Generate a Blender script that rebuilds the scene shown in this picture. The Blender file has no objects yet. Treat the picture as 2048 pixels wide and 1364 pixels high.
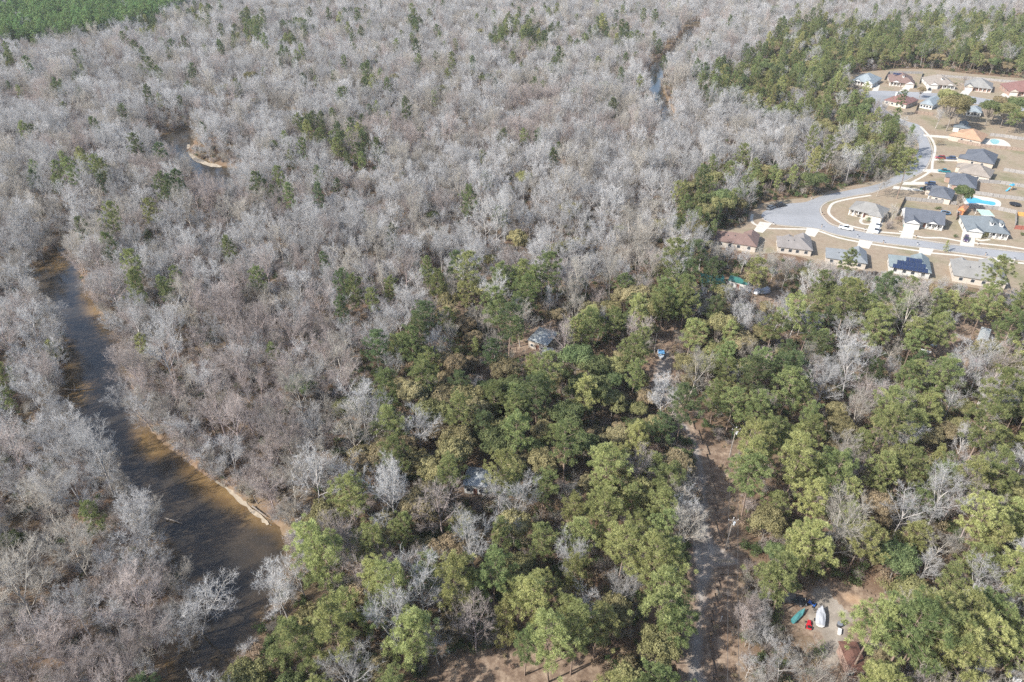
import bpy, bmesh, math, random
import numpy as np
from mathutils import Vector, Matrix
R = math.radians
S = bpy.context.scene
C = S.collection

# ------------------------------------------------------------------ camera, sky, sun
CAM_H, PITCH, FPX = 125.0, 34.5, 1366.0
cam = bpy.data.objects.new('camera', bpy.data.cameras.new('camera')); C.objects.link(cam)
cam.location = (0, 0, CAM_H); cam.rotation_euler = (R(90 - PITCH), 0, 0)
cam.data.sensor_width = 36; cam.data.lens = 36 * FPX / 2048
cam.data.clip_start = 1; cam.data.clip_end = 20000
S.camera = cam
SUN_EL, SHADOW_AZ = 38.0, 26.0
Ldir = Vector((math.cos(R(SHADOW_AZ)) * math.cos(R(SUN_EL)), math.sin(R(SHADOW_AZ)) * math.cos(R(SUN_EL)), -math.sin(R(SUN_EL))))
W = bpy.data.worlds.new('World'); S.world = W; W.use_nodes = True
wn = W.node_tree
sky = wn.nodes.new('ShaderNodeTexSky'); sky.sky_type = 'NISHITA'; sky.sun_disc = False
sky.sun_elevation = R(SUN_EL); sky.sun_rotation = math.atan2(-Ldir.x, -Ldir.y) % (2 * math.pi)
sky.dust_density = 1.6
bg = wn.nodes['Background']; bg.inputs['Strength'].default_value = 0.15
wn.links.new(sky.outputs[0], bg.inputs['Color'])
sun = bpy.data.objects.new('sun', bpy.data.lights.new('sun', 'SUN')); C.objects.link(sun)
sun.data.energy = 4.6; sun.data.angle = R(0.5); sun.data.color = (1.0, 0.97, 0.925)
sun.rotation_euler = Ldir.to_track_quat('-Z', 'Y').to_euler()
sun.location = (-200, -100, 300)
S.view_settings.view_transform = 'Standard'; S.view_settings.look = 'None'
S.view_settings.exposure = 1.03; S.view_settings.gamma = 1
S.cycles.max_bounces = 5; S.cycles.diffuse_bounces = 3; S.cycles.glossy_bounces = 2
S.cycles.transmission_bounces = 3; S.cycles.transparent_max_bounces = 4; S.cycles.volume_bounces = 0
S.cycles.use_denoising = False
try: S.cycles.denoiser = 'OPENIMAGEDENOISE'; S.cycles.denoising_input_passes = 'RGB_ALBEDO_NORMAL'; S.cycles.denoising_prefilter = 'ACCURATE'
except Exception: pass
S.cycles.sample_clamp_indirect = 2

rnd = random.Random(11)
rng = np.random.default_rng(5)
cp, sp = math.cos(R(PITCH)), math.sin(R(PITCH))

def G(x, y, z=0.0):
    """photo pixel -> point on the level z"""
    a, v = (x - 1024) / FPX, (y - 682) / FPX
    d = (CAM_H - z) / (sp + v * cp)
    return Vector((d * a, d * (cp - v * sp), z))

def P(p):
    """world point -> photo pixel and depth"""
    dz = p[2] - CAM_H
    d = p[1] * cp - dz * sp
    dn = -p[1] * sp - dz * cp
    return 1024 + FPX * p[0] / d, 682 + FPX * dn / d, d

# ------------------------------------------------------------------ helpers
def tag(o, label=None, cat=None, group=None, kind=None):
    if label: o['label'] = label
    if cat: o['category'] = cat
    if group: o['group'] = group
    if kind: o['kind'] = kind
    return o

def empty(name, label, cat, loc, rz=0, group=None):
    o = bpy.data.objects.new(name, None); C.objects.link(o)
    o.location = loc; o.rotation_euler = (0, 0, rz); o.empty_display_size = .5
    return tag(o, label, cat, group)

def fast_mesh(name, verts, tris, attrs=None):
    verts = np.asarray(verts, np.float32); tris = np.asarray(tris, np.int32)
    me = bpy.data.meshes.new(name)
    me.vertices.add(len(verts)); me.vertices.foreach_set('co', verts.ravel())
    k = tris.shape[1]
    me.loops.add(tris.size); me.loops.foreach_set('vertex_index', tris.ravel())
    me.polygons.add(len(tris))
    me.polygons.foreach_set('loop_start', np.arange(0, tris.size, k, dtype=np.int32))
    me.polygons.foreach_set('loop_total', np.full(len(tris), k, np.int32))
    for n, (dom, a) in (attrs or {}).items():
        at = me.attributes.new(n, 'FLOAT', dom); at.data.foreach_set('value', np.asarray(a, np.float32))
    me.update(calc_edges=True)
    return me

class MB:
    """collects boxes, prisms and tubes into ONE mesh"""
    def __init__(s): s.v = []; s.f = []
    def add(s, vs, fs):
        o = len(s.v); s.v += [tuple(v) for v in vs]; s.f += [tuple(i + o for i in f) for f in fs]; return s
    def box(s, x0, x1, y0, y1, z0, z1):
        vs = [(x, y, z) for z in (z0, z1) for x, y in ((x0, y0), (x1, y0), (x1, y1), (x0, y1))]
        return s.add(vs, [(3, 2, 1, 0), (4, 5, 6, 7), (0, 1, 5, 4), (1, 2, 6, 5), (2, 3, 7, 6), (3, 0, 4, 7)])
    def loft(s, rings, cap=True):
        n = len(rings[0]); vs = [p for r in rings for p in r]; fs = []
        for k in range(len(rings) - 1):
            for i in range(n):
                j = (i + 1) % n
                fs.append((k * n + i, k * n + j, (k + 1) * n + j, (k + 1) * n + i))
        if cap:
            fs.append(tuple(range(n - 1, -1, -1))); fs.append(tuple((len(rings) - 1) * n + i for i in range(n)))
        return s.add(vs, fs)
    def tube(s, pts, rad, n=6):
        rings = []
        pts = [Vector(p) for p in pts]
        for i, p in enumerate(pts):
            d = (pts[min(i + 1, len(pts) - 1)] - pts[max(i - 1, 0)]).normalized()
            a = d.cross(Vector((0, 0, 1)) if abs(d.z) < .9 else Vector((1, 0, 0))).normalized(); b = d.cross(a)
            r = rad[i] if hasattr(rad, '__len__') else rad
            rings.append([p + (a * math.cos(2 * math.pi * k / n) + b * math.sin(2 * math.pi * k / n)) * r for k in range(n)])
        return s.loft(rings)
    def cyl(s, c, r, h, n=12, r2=None):
        r2 = r if r2 is None else r2
        return s.loft([[(c[0] + q * math.cos(2 * math.pi * k / n), c[1] + q * math.sin(2 * math.pi * k / n), z) for k in range(n)] for q, z in ((r, c[2]), (r2, c[2] + h))])
    def build(s, name, m, parent=None, loc=None, rot=None):
        me = bpy.data.meshes.new(name); me.from_pydata(s.v, [], s.f); me.update()
        bm = bmesh.new(); bm.from_mesh(me); bmesh.ops.recalc_face_normals(bm, faces=bm.faces); bm.to_mesh(me); bm.free()
        me.materials.append(m)
        o = bpy.data.objects.new(name, me); C.objects.link(o)
        if parent: o.parent = parent
        if loc is not None: o.location = loc
        if rot is not None: o.rotation_euler = rot
        return o

# ------------------------------------------------------------------ materials
MATS = {}
def newmat(name):
    m = bpy.data.materials.new(name); m.use_nodes = True
    nt = m.node_tree
    for n in list(nt.nodes): nt.nodes.remove(n)
    out = nt.nodes.new('ShaderNodeOutputMaterial')
    MATS[name] = m
    return m, nt, out

def N(nt, t, **kw):
    n = nt.nodes.new(t)
    for k, v in kw.items():
        if k.startswith('i_'): n.inputs[int(k[2:]) if k[2:].isdigit() else k[2:].replace('_', ' ')].default_value = v
        else: setattr(n, k, v)
    return n

def ramp(nt, fac, stops):
    r = N(nt, 'ShaderNodeValToRGB')
    while len(r.color_ramp.elements) < len(stops): r.color_ramp.elements.new(.5)
    for e, (p, c) in zip(r.color_ramp.elements, stops): e.position = p; e.color = (*c, 1)
    nt.links.new(fac, r.inputs[0]); return r.outputs[0]

def noise(nt, scale, detail=3, rough=.55, coord='Object', vec=None):
    n = N(nt, 'ShaderNodeTexNoise'); n.inputs['Scale'].default_value = scale; n.inputs['Detail'].default_value = detail; n.inputs['Roughness'].default_value = rough
    if vec is None:
        tc = N(nt, 'ShaderNodeTexCoord'); vec = tc.outputs[coord]
    nt.links.new(vec, n.inputs['Vector']); return n.outputs['Fac']

def mixc(nt, fac, a, b, mode='MIX'):
    m = N(nt, 'ShaderNodeMix', data_type='RGBA', blend_type=mode)
    for sock, v in ((m.inputs['Factor'], fac), (m.inputs['A'], a), (m.inputs['B'], b)):
        if isinstance(v, bpy.types.NodeSocket): nt.links.new(v, sock)
        elif isinstance(v, (int, float)): sock.default_value = v
        else: sock.default_value = (*v, 1)
    return m.outputs['Result']

def paint(name, col, rough=.6, metal=0, var=.12, nscale=1.5, spec=.4):
    """plain surface with a little uneven wear"""
    m, nt, out = newmat(name)
    b = N(nt, 'ShaderNodeBsdfPrincipled')
    b.inputs['Roughness'].default_value = rough; b.inputs['Metallic'].default_value = metal; b.inputs['Specular IOR Level'].default_value = spec
    c = ramp(nt, noise(nt, nscale, 4), [(.3, tuple(x * (1 - var) for x in col)), (.7, tuple(min(1, x * (1 + var)) for x in col))])
    nt.links.new(c, b.inputs['Base Color']); nt.links.new(b.outputs[0], out.inputs[0]); return m

def leafmat(name, a, b, transl=.25):
    """foliage: tint per clump and per tree"""
    m, nt, out = newmat(name)
    at = N(nt, 'ShaderNodeAttribute', attribute_name='tint')
    oi = N(nt, 'ShaderNodeObjectInfo')
    c = mixc(nt, at.outputs['Fac'], a, b)
    hs = N(nt, 'ShaderNodeHueSaturation')
    mr = N(nt, 'ShaderNodeMapRange', i_3=.475, i_4=.515); nt.links.new(oi.outputs['Random'], mr.inputs[0])
    mv = N(nt, 'ShaderNodeMath', operation='MULTIPLY_ADD', i_1=.45, i_2=.8)
    fr = N(nt, 'ShaderNodeMath', operation='FRACT'); mu = N(nt, 'ShaderNodeMath', operation='MULTIPLY', i_1=7.31)
    nt.links.new(oi.outputs['Random'], mu.inputs[0]); nt.links.new(mu.outputs[0], fr.inputs[0]); nt.links.new(fr.outputs[0], mv.inputs[0])
    nt.links.new(mr.outputs[0], hs.inputs['Hue']); nt.links.new(mv.outputs[0], hs.inputs['Value']); nt.links.new(c, hs.inputs['Color'])
    d = N(nt, 'ShaderNodeBsdfDiffuse'); t = N(nt, 'ShaderNodeBsdfTranslucent'); mx = N(nt, 'ShaderNodeMixShader'); mx.inputs[0].default_value = transl
    nt.links.new(hs.outputs[0], d.inputs[0]); nt.links.new(hs.outputs[0], t.inputs[0])
    nt.links.new(d.outputs[0], mx.inputs[1]); nt.links.new(t.outputs[0], mx.inputs[2]); nt.links.new(mx.outputs[0], out.inputs[0]); return m

def barkmat(name, a, var=.35, twig=False):
    m, nt, out = newmat(name)
    oi = N(nt, 'ShaderNodeObjectInfo')
    mv = N(nt, 'ShaderNodeMath', operation='MULTIPLY_ADD', i_1=var, i_2=1 - var / 2); nt.links.new(oi.outputs['Random'], mv.inputs[0])
    hs = N(nt, 'ShaderNodeHueSaturation'); hs.inputs['Color'].default_value = (*a, 1); nt.links.new(mv.outputs[0], hs.inputs['Value'])
    d = N(nt, 'ShaderNodeBsdfDiffuse'); nt.links.new(hs.outputs[0], d.inputs[0])
    if twig:    # a flat sliver stands for a round twig: both sides take some light
        t = N(nt, 'ShaderNodeBsdfTranslucent'); mx = N(nt, 'ShaderNodeMixShader'); mx.inputs[0].default_value = .38
        nt.links.new(hs.outputs[0], t.inputs[0]); nt.links.new(d.outputs[0], mx.inputs[1]); nt.links.new(t.outputs[0], mx.inputs[2]); nt.links.new(mx.outputs[0], out.inputs[0])
    else: nt.links.new(d.outputs[0], out.inputs[0])
    return m

BARK_T = {'grey': barkmat('bark_grey', (.36, .335, .31)), 'tan': barkmat('bark_tan', (.36, .325, .28)), 'pinkish': barkmat('bark_pinkish', (.33, .27, .25))}
TWIG_T = {'grey': barkmat('twig_grey', (0.429, 0.416, 0.399), .5, True), 'tan': barkmat('twig_tan', (0.382, 0.350, 0.302), .5, True), 'pinkish': barkmat('twig_pinkish', (0.366, 0.316, 0.286), .5, True)}
PINE_BARK = barkmat('bark_pine', (.22, .165, .13)); OAK_BARK = barkmat('bark_oak', (.20, .175, .15))
PINE_T = {'light': leafmat('needles_light', (0.197, 0.215, 0.081), (0.377, 0.389, 0.168), .42), 'mid': leafmat('needles_mid', (0.128, 0.165, 0.067), (0.273, 0.307, 0.130), .42), 'dark': leafmat('needles_dark', (0.079, 0.114, 0.056), (0.168, 0.206, 0.095), .42), 'fresh': leafmat('needles_fresh', (0.133, 0.215, 0.081), (0.249, 0.354, 0.145), .42)}
OAK_T = {'olive': leafmat('leaves_olive', (0.174, 0.168, 0.077), (0.319, 0.304, 0.148), .42), 'brownish': leafmat('leaves_brownish', (0.215, 0.186, 0.104), (0.348, 0.296, 0.174), .42), 'deep': leafmat('leaves_deep', (0.090, 0.122, 0.056), (0.197, 0.226, 0.102), .42)}
BRUSH_T = [leafmat('brush_brown', (0.172, 0.127, 0.086), (0.287, 0.230, 0.167), .15), leafmat('brush_green', (0.057, 0.086, 0.034), (0.127, 0.161, 0.069), .2), leafmat('brush_straw', (0.218, 0.167, 0.103), (0.356, 0.282, 0.184), .15)]

# ------------------------------------------------------------------ tree meshes
def unit(v): return v / max(np.linalg.norm(v), 1e-9)
def perp(d):
    a = np.cross(d, (0, 0, 1.0) if abs(d[2]) < .9 else (1.0, 0, 0)); a = unit(a); return a, np.cross(d, a)
def offaxis(d, ang, az):
    a, b = perp(d); return d * math.cos(ang) + (a * math.cos(az) + b * math.sin(az)) * math.sin(ang)

class TM:
    def __init__(s): s.v = []; s.t = []; s.c = []; s.n = 0
    def tri(s, pts, tint=.5):
        s.v.extend(pts); s.t.append((s.n, s.n + 1, s.n + 2)); s.c.append(tint); s.n += 3
    def tube(s, pts, rads, k=5, tint=.5):
        pts = [np.asarray(p, float) for p in pts]; o = s.n
        for i, p in enumerate(pts):
            d = unit(pts[min(i + 1, len(pts) - 1)] - pts[max(i - 1, 0)]); a, b = perp(d)
            for q in range(k):
                th = 2 * math.pi * q / k; s.v.append(p + (a * math.cos(th) + b * math.sin(th)) * rads[i])
        for i in range(len(pts) - 1):
            for q in range(k):
                q2 = (q + 1) % k; A, B, D, E = o + i * k + q, o + i * k + q2, o + (i + 1) * k + q2, o + (i + 1) * k + q
                s.t += [(A, B, D), (A, D, E)]; s.c += [tint, tint]
        s.n += k * len(pts)
    def mesh(s, name, mat):
        me = fast_mesh(name, s.v, s.t, {'tint': ('FACE', s.c)}); me.materials.append(mat); return me

def path(r, p, d, L, n, up, wob):
    pts = [p]; q = p.copy(); d = d.copy()
    for i in range(n):
        d = unit(d + np.array((0, 0, up)) + r.normal(0, wob, 3)); q = q + d * (L / n); pts.append(q)
    return pts, d

def bare_tree(seed, H=17., Rd=5., low=.32, limbs=7, twig=1.0):
    """leafless hardwood: trunk with limbs, and a crown of branchlets and twigs"""
    r = np.random.default_rng(seed); T, K = TM(), TM()
    lean = r.normal(0, .05, 2)
    top = np.array((lean[0] * H, lean[1] * H, H * .72))
    tp = [np.array((lean[0] * z + .12 * math.sin(z * .9 + seed), lean[1] * z, z)) for z in np.linspace(-.3, H * .72, 6)]
    tr = np.linspace(.24, .09, 6) * H / 17
    T.tube(tp, tr, 6)
    for i in range(limbs):
        f = low + (.95 - low) * (i + r.random() * .6) / limbs
        k = f * 5; a = int(min(k, 4)); p = tp[a] + (tp[a + 1] - tp[a]) * (k - a)
        az = i * 2.4 + r.normal(0, .4); el = R(28 + 42 * f + r.normal(0, 6))
        d = np.array((math.cos(az) * math.cos(el), math.sin(az) * math.cos(el), math.sin(el)))
        L = (Rd * 1.05) * (1.12 - .35 * f) * r.uniform(.8, 1.2) / max(math.cos(el), .55)
        L = min(L, (H - p[2]) * 1.15 + 1)
        pts, de = path(r, p, d, L, 5, .07, .09)
        T.tube(pts, np.linspace(.11, .03, 6) * H / 17, 4)
        for j in range(9):
            t = .25 + .75 * (j + r.random()) / 9; k2 = t * 5; a2 = int(min(k2, 4)); p2 = pts[a2] + (pts[a2 + 1] - pts[a2]) * (k2 - a2)
            d2 = offaxis(unit(pts[a2 + 1] - pts[a2]), R(r.uniform(28, 62)), r.uniform(0, 6.28)); d2[2] += .25; d2 = unit(d2)
            L2 = L * .42 * (1.25 - .6 * t) * r.uniform(.7, 1.25)
            q, _ = path(r, p2, d2, L2, 3, .08, .12)
            K.tube(q, (.045, .034, .024, .014), 3)
            for m in range(7):
                t3 = .2 + .8 * (m + r.random()) / 7; k3 = t3 * 3; a3 = int(min(k3, 2)); p3 = q[a3] + (q[a3 + 1] - q[a3]) * (k3 - a3)
                d3 = offaxis(unit(q[a3 + 1] - q[a3]), R(r.uniform(25, 65)), r.uniform(0, 6.28)); d3[2] += .2; d3 = unit(d3)
                L3 = r.uniform(.7, 1.5)
                e3 = p3 + d3 * L3; w = unit(np.cross(d3, r.normal(0, 1, 3)))
                K.tri((p3 - w * .025, p3 + w * .025, e3), r.random())
                for u in range(9):
                    t4 = r.uniform(.15, 1.); p4 = p3 + d3 * L3 * t4
                    d4 = offaxis(d3, R(r.uniform(20, 60)), r.uniform(0, 6.28)); d4[2] += .15; d4 = unit(d4)
                    w = unit(np.cross(d4, r.normal(0, 1, 3))) * .017 * twig
                    K.tri((p4 - w, p4 + w, p4 + d4 * r.uniform(.5, 1.15)), r.random())
    return T, K

def pine_tree(seed, H=22., Rd=4.2, low=.48, nb=34, cone=False, dens=1.0, clump=.82):
    """pine: straight trunk, whorled branches, needle tufts in clumps"""
    r = np.random.default_rng(seed); T, K = TM(), TM()
    lean = r.normal(0, .025, 2)
    ax = lambda z: np.array((lean[0] * z + .1 * math.sin(z * .4 + seed), lean[1] * z, z))
    zs = np.linspace(-.3, H * .985, 8); T.tube([ax(z) for z in zs], np.linspace(.24, .05, 8) * H / 22, 6)
    lop = r.uniform(.7, 1.25, 8)
    for i in range(nb):
        f = (i + r.random() * .8) / nb; z = H * (low + (.985 - low) * f)
        prof = (1 - f) ** .9 * 1.05 + .08 if cone else (math.sin(math.pi * (.20 + .78 * f)) ** .65)
        az = i * 2.399 + r.normal(0, .3); L = Rd * prof * r.uniform(.7, 1.1) * lop[int((az % 6.283) / 6.284 * 8)]
        el = R(-8 + 52 * f ** 1.3 + r.normal(0, 8)) if not cone else R(2 + 25 * f)
        d = np.array((math.cos(az) * math.cos(el), math.sin(az) * math.cos(el), math.sin(el)))
        pts, _ = path(r, ax(z), d, max(L, .5), 3, .10, .06)
        T.tube(pts, np.array((.055, .045, .03, .015)) * H / 22, 3)
        for j in range(max(2, int(L * 1.15))):
            t = r.uniform(.3, 1.0) if j else 1.0
            k = t * 3; a = int(min(k, 2)); c = pts[a] + (pts[a + 1] - pts[a]) * (k - a)
            c = c + r.normal(0, .30 + .08 * L, 3) * np.array((1, 1, .45)); rad = clump * r.uniform(.7, 1.2); tint = r.uniform(0, 1)
            n = int(80 * dens)
            dv = r.normal(0, 1, (n, 3)); dv[:, 2] = dv[:, 2] * .7 + .35; dv /= np.linalg.norm(dv, axis=1)[:, None]
            for q in range(n):
                d1 = dv[q]; w = unit(np.cross(d1, r.normal(0, 1, 3))) * .052
                b = c + d1 * rad * r.uniform(.15, .5); e = c + d1 * rad * r.uniform(.85, 1.15)
                K.tri((b - w, b + w, e), min(1, max(0, tint + r.normal(0, .2))))
    return T, K

def oak_tree(seed, H=13., Rd=4.8, lobes=19, per=420, leaf=.195, flat=.8):
    """evergreen hardwood: short trunk, spreading limbs, lumpy crown of leaf sprays"""
    r = np.random.default_rng(seed); T, K = TM(), TM()
    T.tube([(0, 0, -.3), (.1, 0, H * .25), (.05, .1, H * .5)], (.3, .22, .15), 6)
    for i in range(lobes):
        f = (i + .5) / lobes; th = i * 2.399 + r.normal(0, .25)
        rr = math.sqrt(f) * Rd * .82 * r.uniform(.8, 1.12)
        zc = H * (.50 + .36 * math.sqrt(max(0, 1 - (rr / (Rd * 1.12)) ** 2)) * r.uniform(.82, 1.12)) - (H * .16 * r.random() if i % 3 == 0 else 0)
        c = np.array((rr * math.cos(th), rr * math.sin(th), zc)); rad = Rd * r.uniform(.22, .40)
        T.tube([np.array((0, 0, H * .33)), np.array((c[0] * .5, c[1] * .5, H * .45)), c], (.12, .08, .03), 4)
        tint = r.uniform(0.1, .9); n = int(per * (rad / (Rd * .3)) ** 2)
        dv = r.normal(0, 1, (n, 3)); dv /= np.linalg.norm(dv, axis=1)[:, None]
        dv[:, 2] = np.where(dv[:, 2] < -.35, -dv[:, 2], dv[:, 2])
        for q in range(n):
            d1 = dv[q]
            bump = 1 + .16 * math.sin(5 * d1[0] + i) * math.sin(5 * d1[1] + 2 * i) * 1.5
            p = c + d1 * rad * np.array((1, 1, flat)) * r.uniform(.72, 1.08) * bump
            nn = unit(d1 + r.normal(0, .55, 3)); a, b = perp(nn); s_ = leaf * r.uniform(.7, 1.35); g = r.uniform(0, 6.28)
            a2 = a * math.cos(g) + b * math.sin(g); b2 = np.cross(nn, a2)
            K.tri((p - a2 * s_ - b2 * s_ * .6, p + a2 * s_ - b2 * s_ * .6, p + b2 * s_), min(1, max(0, tint + r.normal(0, .22))))
    return T, K

def brush(seed, Rd=1.5, H=2.2, n=420, leaf=.17):
    r = np.random.default_rng(seed); T, K = TM(), TM()
    for i in range(7):
        a = r.uniform(0, 6.28); rr = r.uniform(.1, .8) * Rd; c = np.array((rr * math.cos(a), rr * math.sin(a), H * r.uniform(.35, .72)))
        T.tube([(0, 0, -.1), c], (.04, .015), 3); tint = r.random(); rad = Rd * r.uniform(.3, .55)
        for q in range(n // 7):
            d = unit(r.normal(0, 1, 3)); p = c + d * rad * r.uniform(.5, 1.1) * np.array((1, 1, .9)); p[2] = max(p[2], .05)
            w = unit(r.normal(0, 1, 3)) * leaf; e = unit(np.cross(w, r.normal(0, 1, 3))) * leaf * 1.4
            K.tri((p - w * .5, p + w * .5, p + e), min(1, max(0, tint + r.normal(0, .25))))
    return T, K

def stalks(seed, Rd=1.8, H=3.6):
    """leafless understorey thicket"""
    r = np.random.default_rng(seed); T, K = TM(), TM()
    for i in range(14):
        a = r.uniform(0, 6.28); el = R(r.uniform(48, 85)); d = np.array((math.cos(a) * math.cos(el), math.sin(a) * math.cos(el), math.sin(el)))
        pts, _ = path(r, np.array((r.normal(0, .25), r.normal(0, .25), -.1)), d, H * r.uniform(.6, 1.05), 3, .04, .1)
        K.tube(pts, (.03, .024, .016, .008), 3)
        for m in range(16):
            k = r.uniform(.8, 3); b = int(min(k, 2)); p = pts[b] + (pts[b + 1] - pts[b]) * (k - b)
            d3 = offaxis(unit(pts[b + 1] - pts[b]), R(r.uniform(20, 65)), r.uniform(0, 6.28)); w = unit(np.cross(d3, r.normal(0, 1, 3))) * .02
            e = p + d3 * r.uniform(.4, 1.1); K.tri((p - w, p + w, e), r.random())
            for u in range(3):
                p4 = p + (e - p) * r.uniform(.2, 1); d4 = offaxis(d3, R(r.uniform(20, 60)), r.uniform(0, 6.28)); w = unit(np.cross(d4, r.normal(0, 1, 3))) * .018
                K.tri((p4 - w, p4 + w, p4 + d4 * r.uniform(.3, .7)), r.random())
    return T, K

# a shape: (trunk data, crown data); every tone gets its own copy of the two meshes
SHAPES = {'bare': [], 'pine': [], 'oak': [], 'young': []}
for i in range(7):
    SHAPES['bare'].append(bare_tree(100 + i, 14 + 1.6 * (i % 3), (4.4, 5.2, 4.8, 5.8, 4.2, 5.0, 5.5)[i], (.36, .44, .48, .34, .52, .40, .46)[i], (7, 8, 7, 9, 7, 8, 8)[i]))
for i in range(5):
    SHAPES['pine'].append(pine_tree(200 + i, (22, 20, 23, 19, 21)[i], (5.2, 4.6, 5.0, 4.7, 4.2)[i], (.48, .40, .52, .36, .44)[i], (42, 46, 40, 46, 42)[i]))
for i in range(5):
    SHAPES['oak'].append(oak_tree(300 + i, (13, 12, 14, 11, 15)[i], (5.4, 4.8, 5.8, 4.3, 5.0)[i], (24, 20, 26, 18, 24)[i]))
for i in range(2):
    SHAPES['young'].append(pine_tree(400 + i, 13, 2.7, .12, 40, True, .8, .7))
TONES = {'bare': [(t, BARK_T[t], TWIG_T[t]) for t in ('grey', 'tan', 'pinkish')],
         'pine': [(t, PINE_BARK, PINE_T[t]) for t in ('light', 'mid', 'dark', 'fresh')],
         'oak': [(t, OAK_BARK, OAK_T[t]) for t in ('olive', 'brownish', 'deep')],
         'young': [(t, PINE_BARK, PINE_T[t]) for t in ('light', 'mid')]}
PROTO = {}      # (kind, shape, tone) -> (trunk mesh, crown mesh, height)
for kd, shp in SHAPES.items():
    for i, (T, K) in enumerate(shp):
        for tn, bm_, cm_ in TONES[kd]:
            PROTO[kd, i, tn] = (T.mesh('trunk', bm_), K.mesh('crown', cm_), max(p[2] for p in K.v))

def joined(name, T, K, m1, m2):
    v = np.array(T.v + K.v); t = np.array(T.t + [(a + T.n, b + T.n, c + T.n) for a, b, c in K.t]) if T.n else np.array(K.t)
    me = fast_mesh(name, v, t, {'tint': ('FACE', T.c + K.c)})
    me.materials.append(m1); me.materials.append(m2)
    me.polygons.foreach_set('material_index', np.array([0] * len(T.t) + [1] * len(K.t), np.int32))
    return me

def scatter(name, protos, pts, idx, rot, scl, label, cat):
    """one object standing for plants past counting: copies of a few shapes on its points"""
    col = bpy.data.collections.new(name + '_shapes')
    for k, me in enumerate(protos):
        col.objects.link(bpy.data.objects.new('%s_%02d' % (name, k), me))
    me = bpy.data.meshes.new(name); me.vertices.add(len(pts)); me.vertices.foreach_set('co', np.asarray(pts, np.float32).ravel())
    a = me.attributes.new('pidx', 'INT', 'POINT'); a.data.foreach_set('value', np.asarray(idx, np.int32))
    a = me.attributes.new('prot', 'FLOAT_VECTOR', 'POINT'); a.data.foreach_set('vector', np.asarray(rot, np.float32).ravel())
    a = me.attributes.new('pscl', 'FLOAT_VECTOR', 'POINT'); a.data.foreach_set('vector', np.asarray(scl, np.float32).ravel())
    o = bpy.data.objects.new(name, me); C.objects.link(o); tag(o, label, cat, kind='stuff')
    ng = bpy.data.node_groups.new(name, 'GeometryNodeTree')
    ng.interface.new_socket('Geometry', in_out='INPUT', socket_type='NodeSocketGeometry'); ng.interface.new_socket('Geometry', in_out='OUTPUT', socket_type='NodeSocketGeometry')
    gi, go = ng.nodes.new('NodeGroupInput'), ng.nodes.new('NodeGroupOutput')
    iop = ng.nodes.new('GeometryNodeInstanceOnPoints'); ci = ng.nodes.new('GeometryNodeCollectionInfo')
    ci.inputs['Collection'].default_value = col; ci.inputs['Separate Children'].default_value = True; ci.inputs['Reset Children'].default_value = True
    def attr(n, ty):
        q = ng.nodes.new('GeometryNodeInputNamedAttribute'); q.data_type = ty; q.inputs['Name'].default_value = n; return q.outputs[0]
    e2r = ng.nodes.new('FunctionNodeEulerToRotation'); L = ng.links.new
    L(gi.outputs[0], iop.inputs['Points']); L(ci.outputs[0], iop.inputs['Instance']); iop.inputs['Pick Instance'].default_value = True
    L(attr('pidx', 'INT'), iop.inputs['Instance Index']); L(attr('prot', 'FLOAT_VECTOR'), e2r.inputs[0]); L(e2r.outputs[0], iop.inputs['Rotation'])
    L(attr('pscl', 'FLOAT_VECTOR'), iop.inputs['Scale']); L(iop.outputs[0], go.inputs[0])
    md = o.modifiers.new('scatter', 'NODES'); md.node_group = ng
    return o

# ------------------------------------------------------------------ terrain, river, roads
WATER_Z = -1.1
RIVER_R = [(215,440),(172,478),(150,508),(158,555),(184,600),(203,640),(232,690),(252,740),(262,790),(272,838),(300,868),(345,905),(398,945),(452,985),(505,1020),(550,1052),(580,1090),(588,1120),(566,1160),(545,1200),(520,1235),(490,1280),(466,1330),(446,1375),(420,1460)]
RIVER_L = [(200,428),(140,470),(100,515),(62,556),(70,592),(95,620),(128,655),(138,700),(134,760),(132,830),(150,885),(205,925),(235,960),(285,1012),(310,1060),(322,1110),(360,1150),(405,1190),(400,1230),(365,1280),(330,1340),(310,1375),(270,1460)]
# the upper bends, seen in short stretches between the trees
BENDS = [[(200,428),(215,440),(300,432),(400,398),(450,376),(488,352),(492,340),(436,332),(392,316),(372,302),(385,288),(392,262),(378,254),(330,268),(304,278),(318,300),(352,318),(395,348),(400,372),(340,395),(270,412)],
         [(378,254),(392,262),(470,240),(560,226),(640,232),(640,226),(560,220),(465,230)],
         [(1290,150),(1302,190),(1326,222),(1322,248),(1346,250),(1350,232),(1334,205),(1320,170),(1326,150),(1362,118),(1400,78),(1398,52),(1372,60),(1340,104),(1300,134)]]
def wpoly(px, z=0.0): return [tuple(G(x, y, z)[:2]) for x, y in px]
RIVER_POLYS = [wpoly(RIVER_R + RIVER_L[::-1], WATER_Z)] + [wpoly(b, WATER_Z) for b in BENDS]
SHALLOW = [wpoly(q, WATER_Z) for q in ([(165,590),(190,590),(225,672),(200,672)], [(380,925),(470,985),(548,1040),(556,1058),(500,1040),(420,985),(370,940)], [(152,770),(182,765),(180,800),(150,810)], [(100,515),(150,505),(150,528),(105,545)], [(270,850),(335,905),(310,915),(268,870)])]

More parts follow.
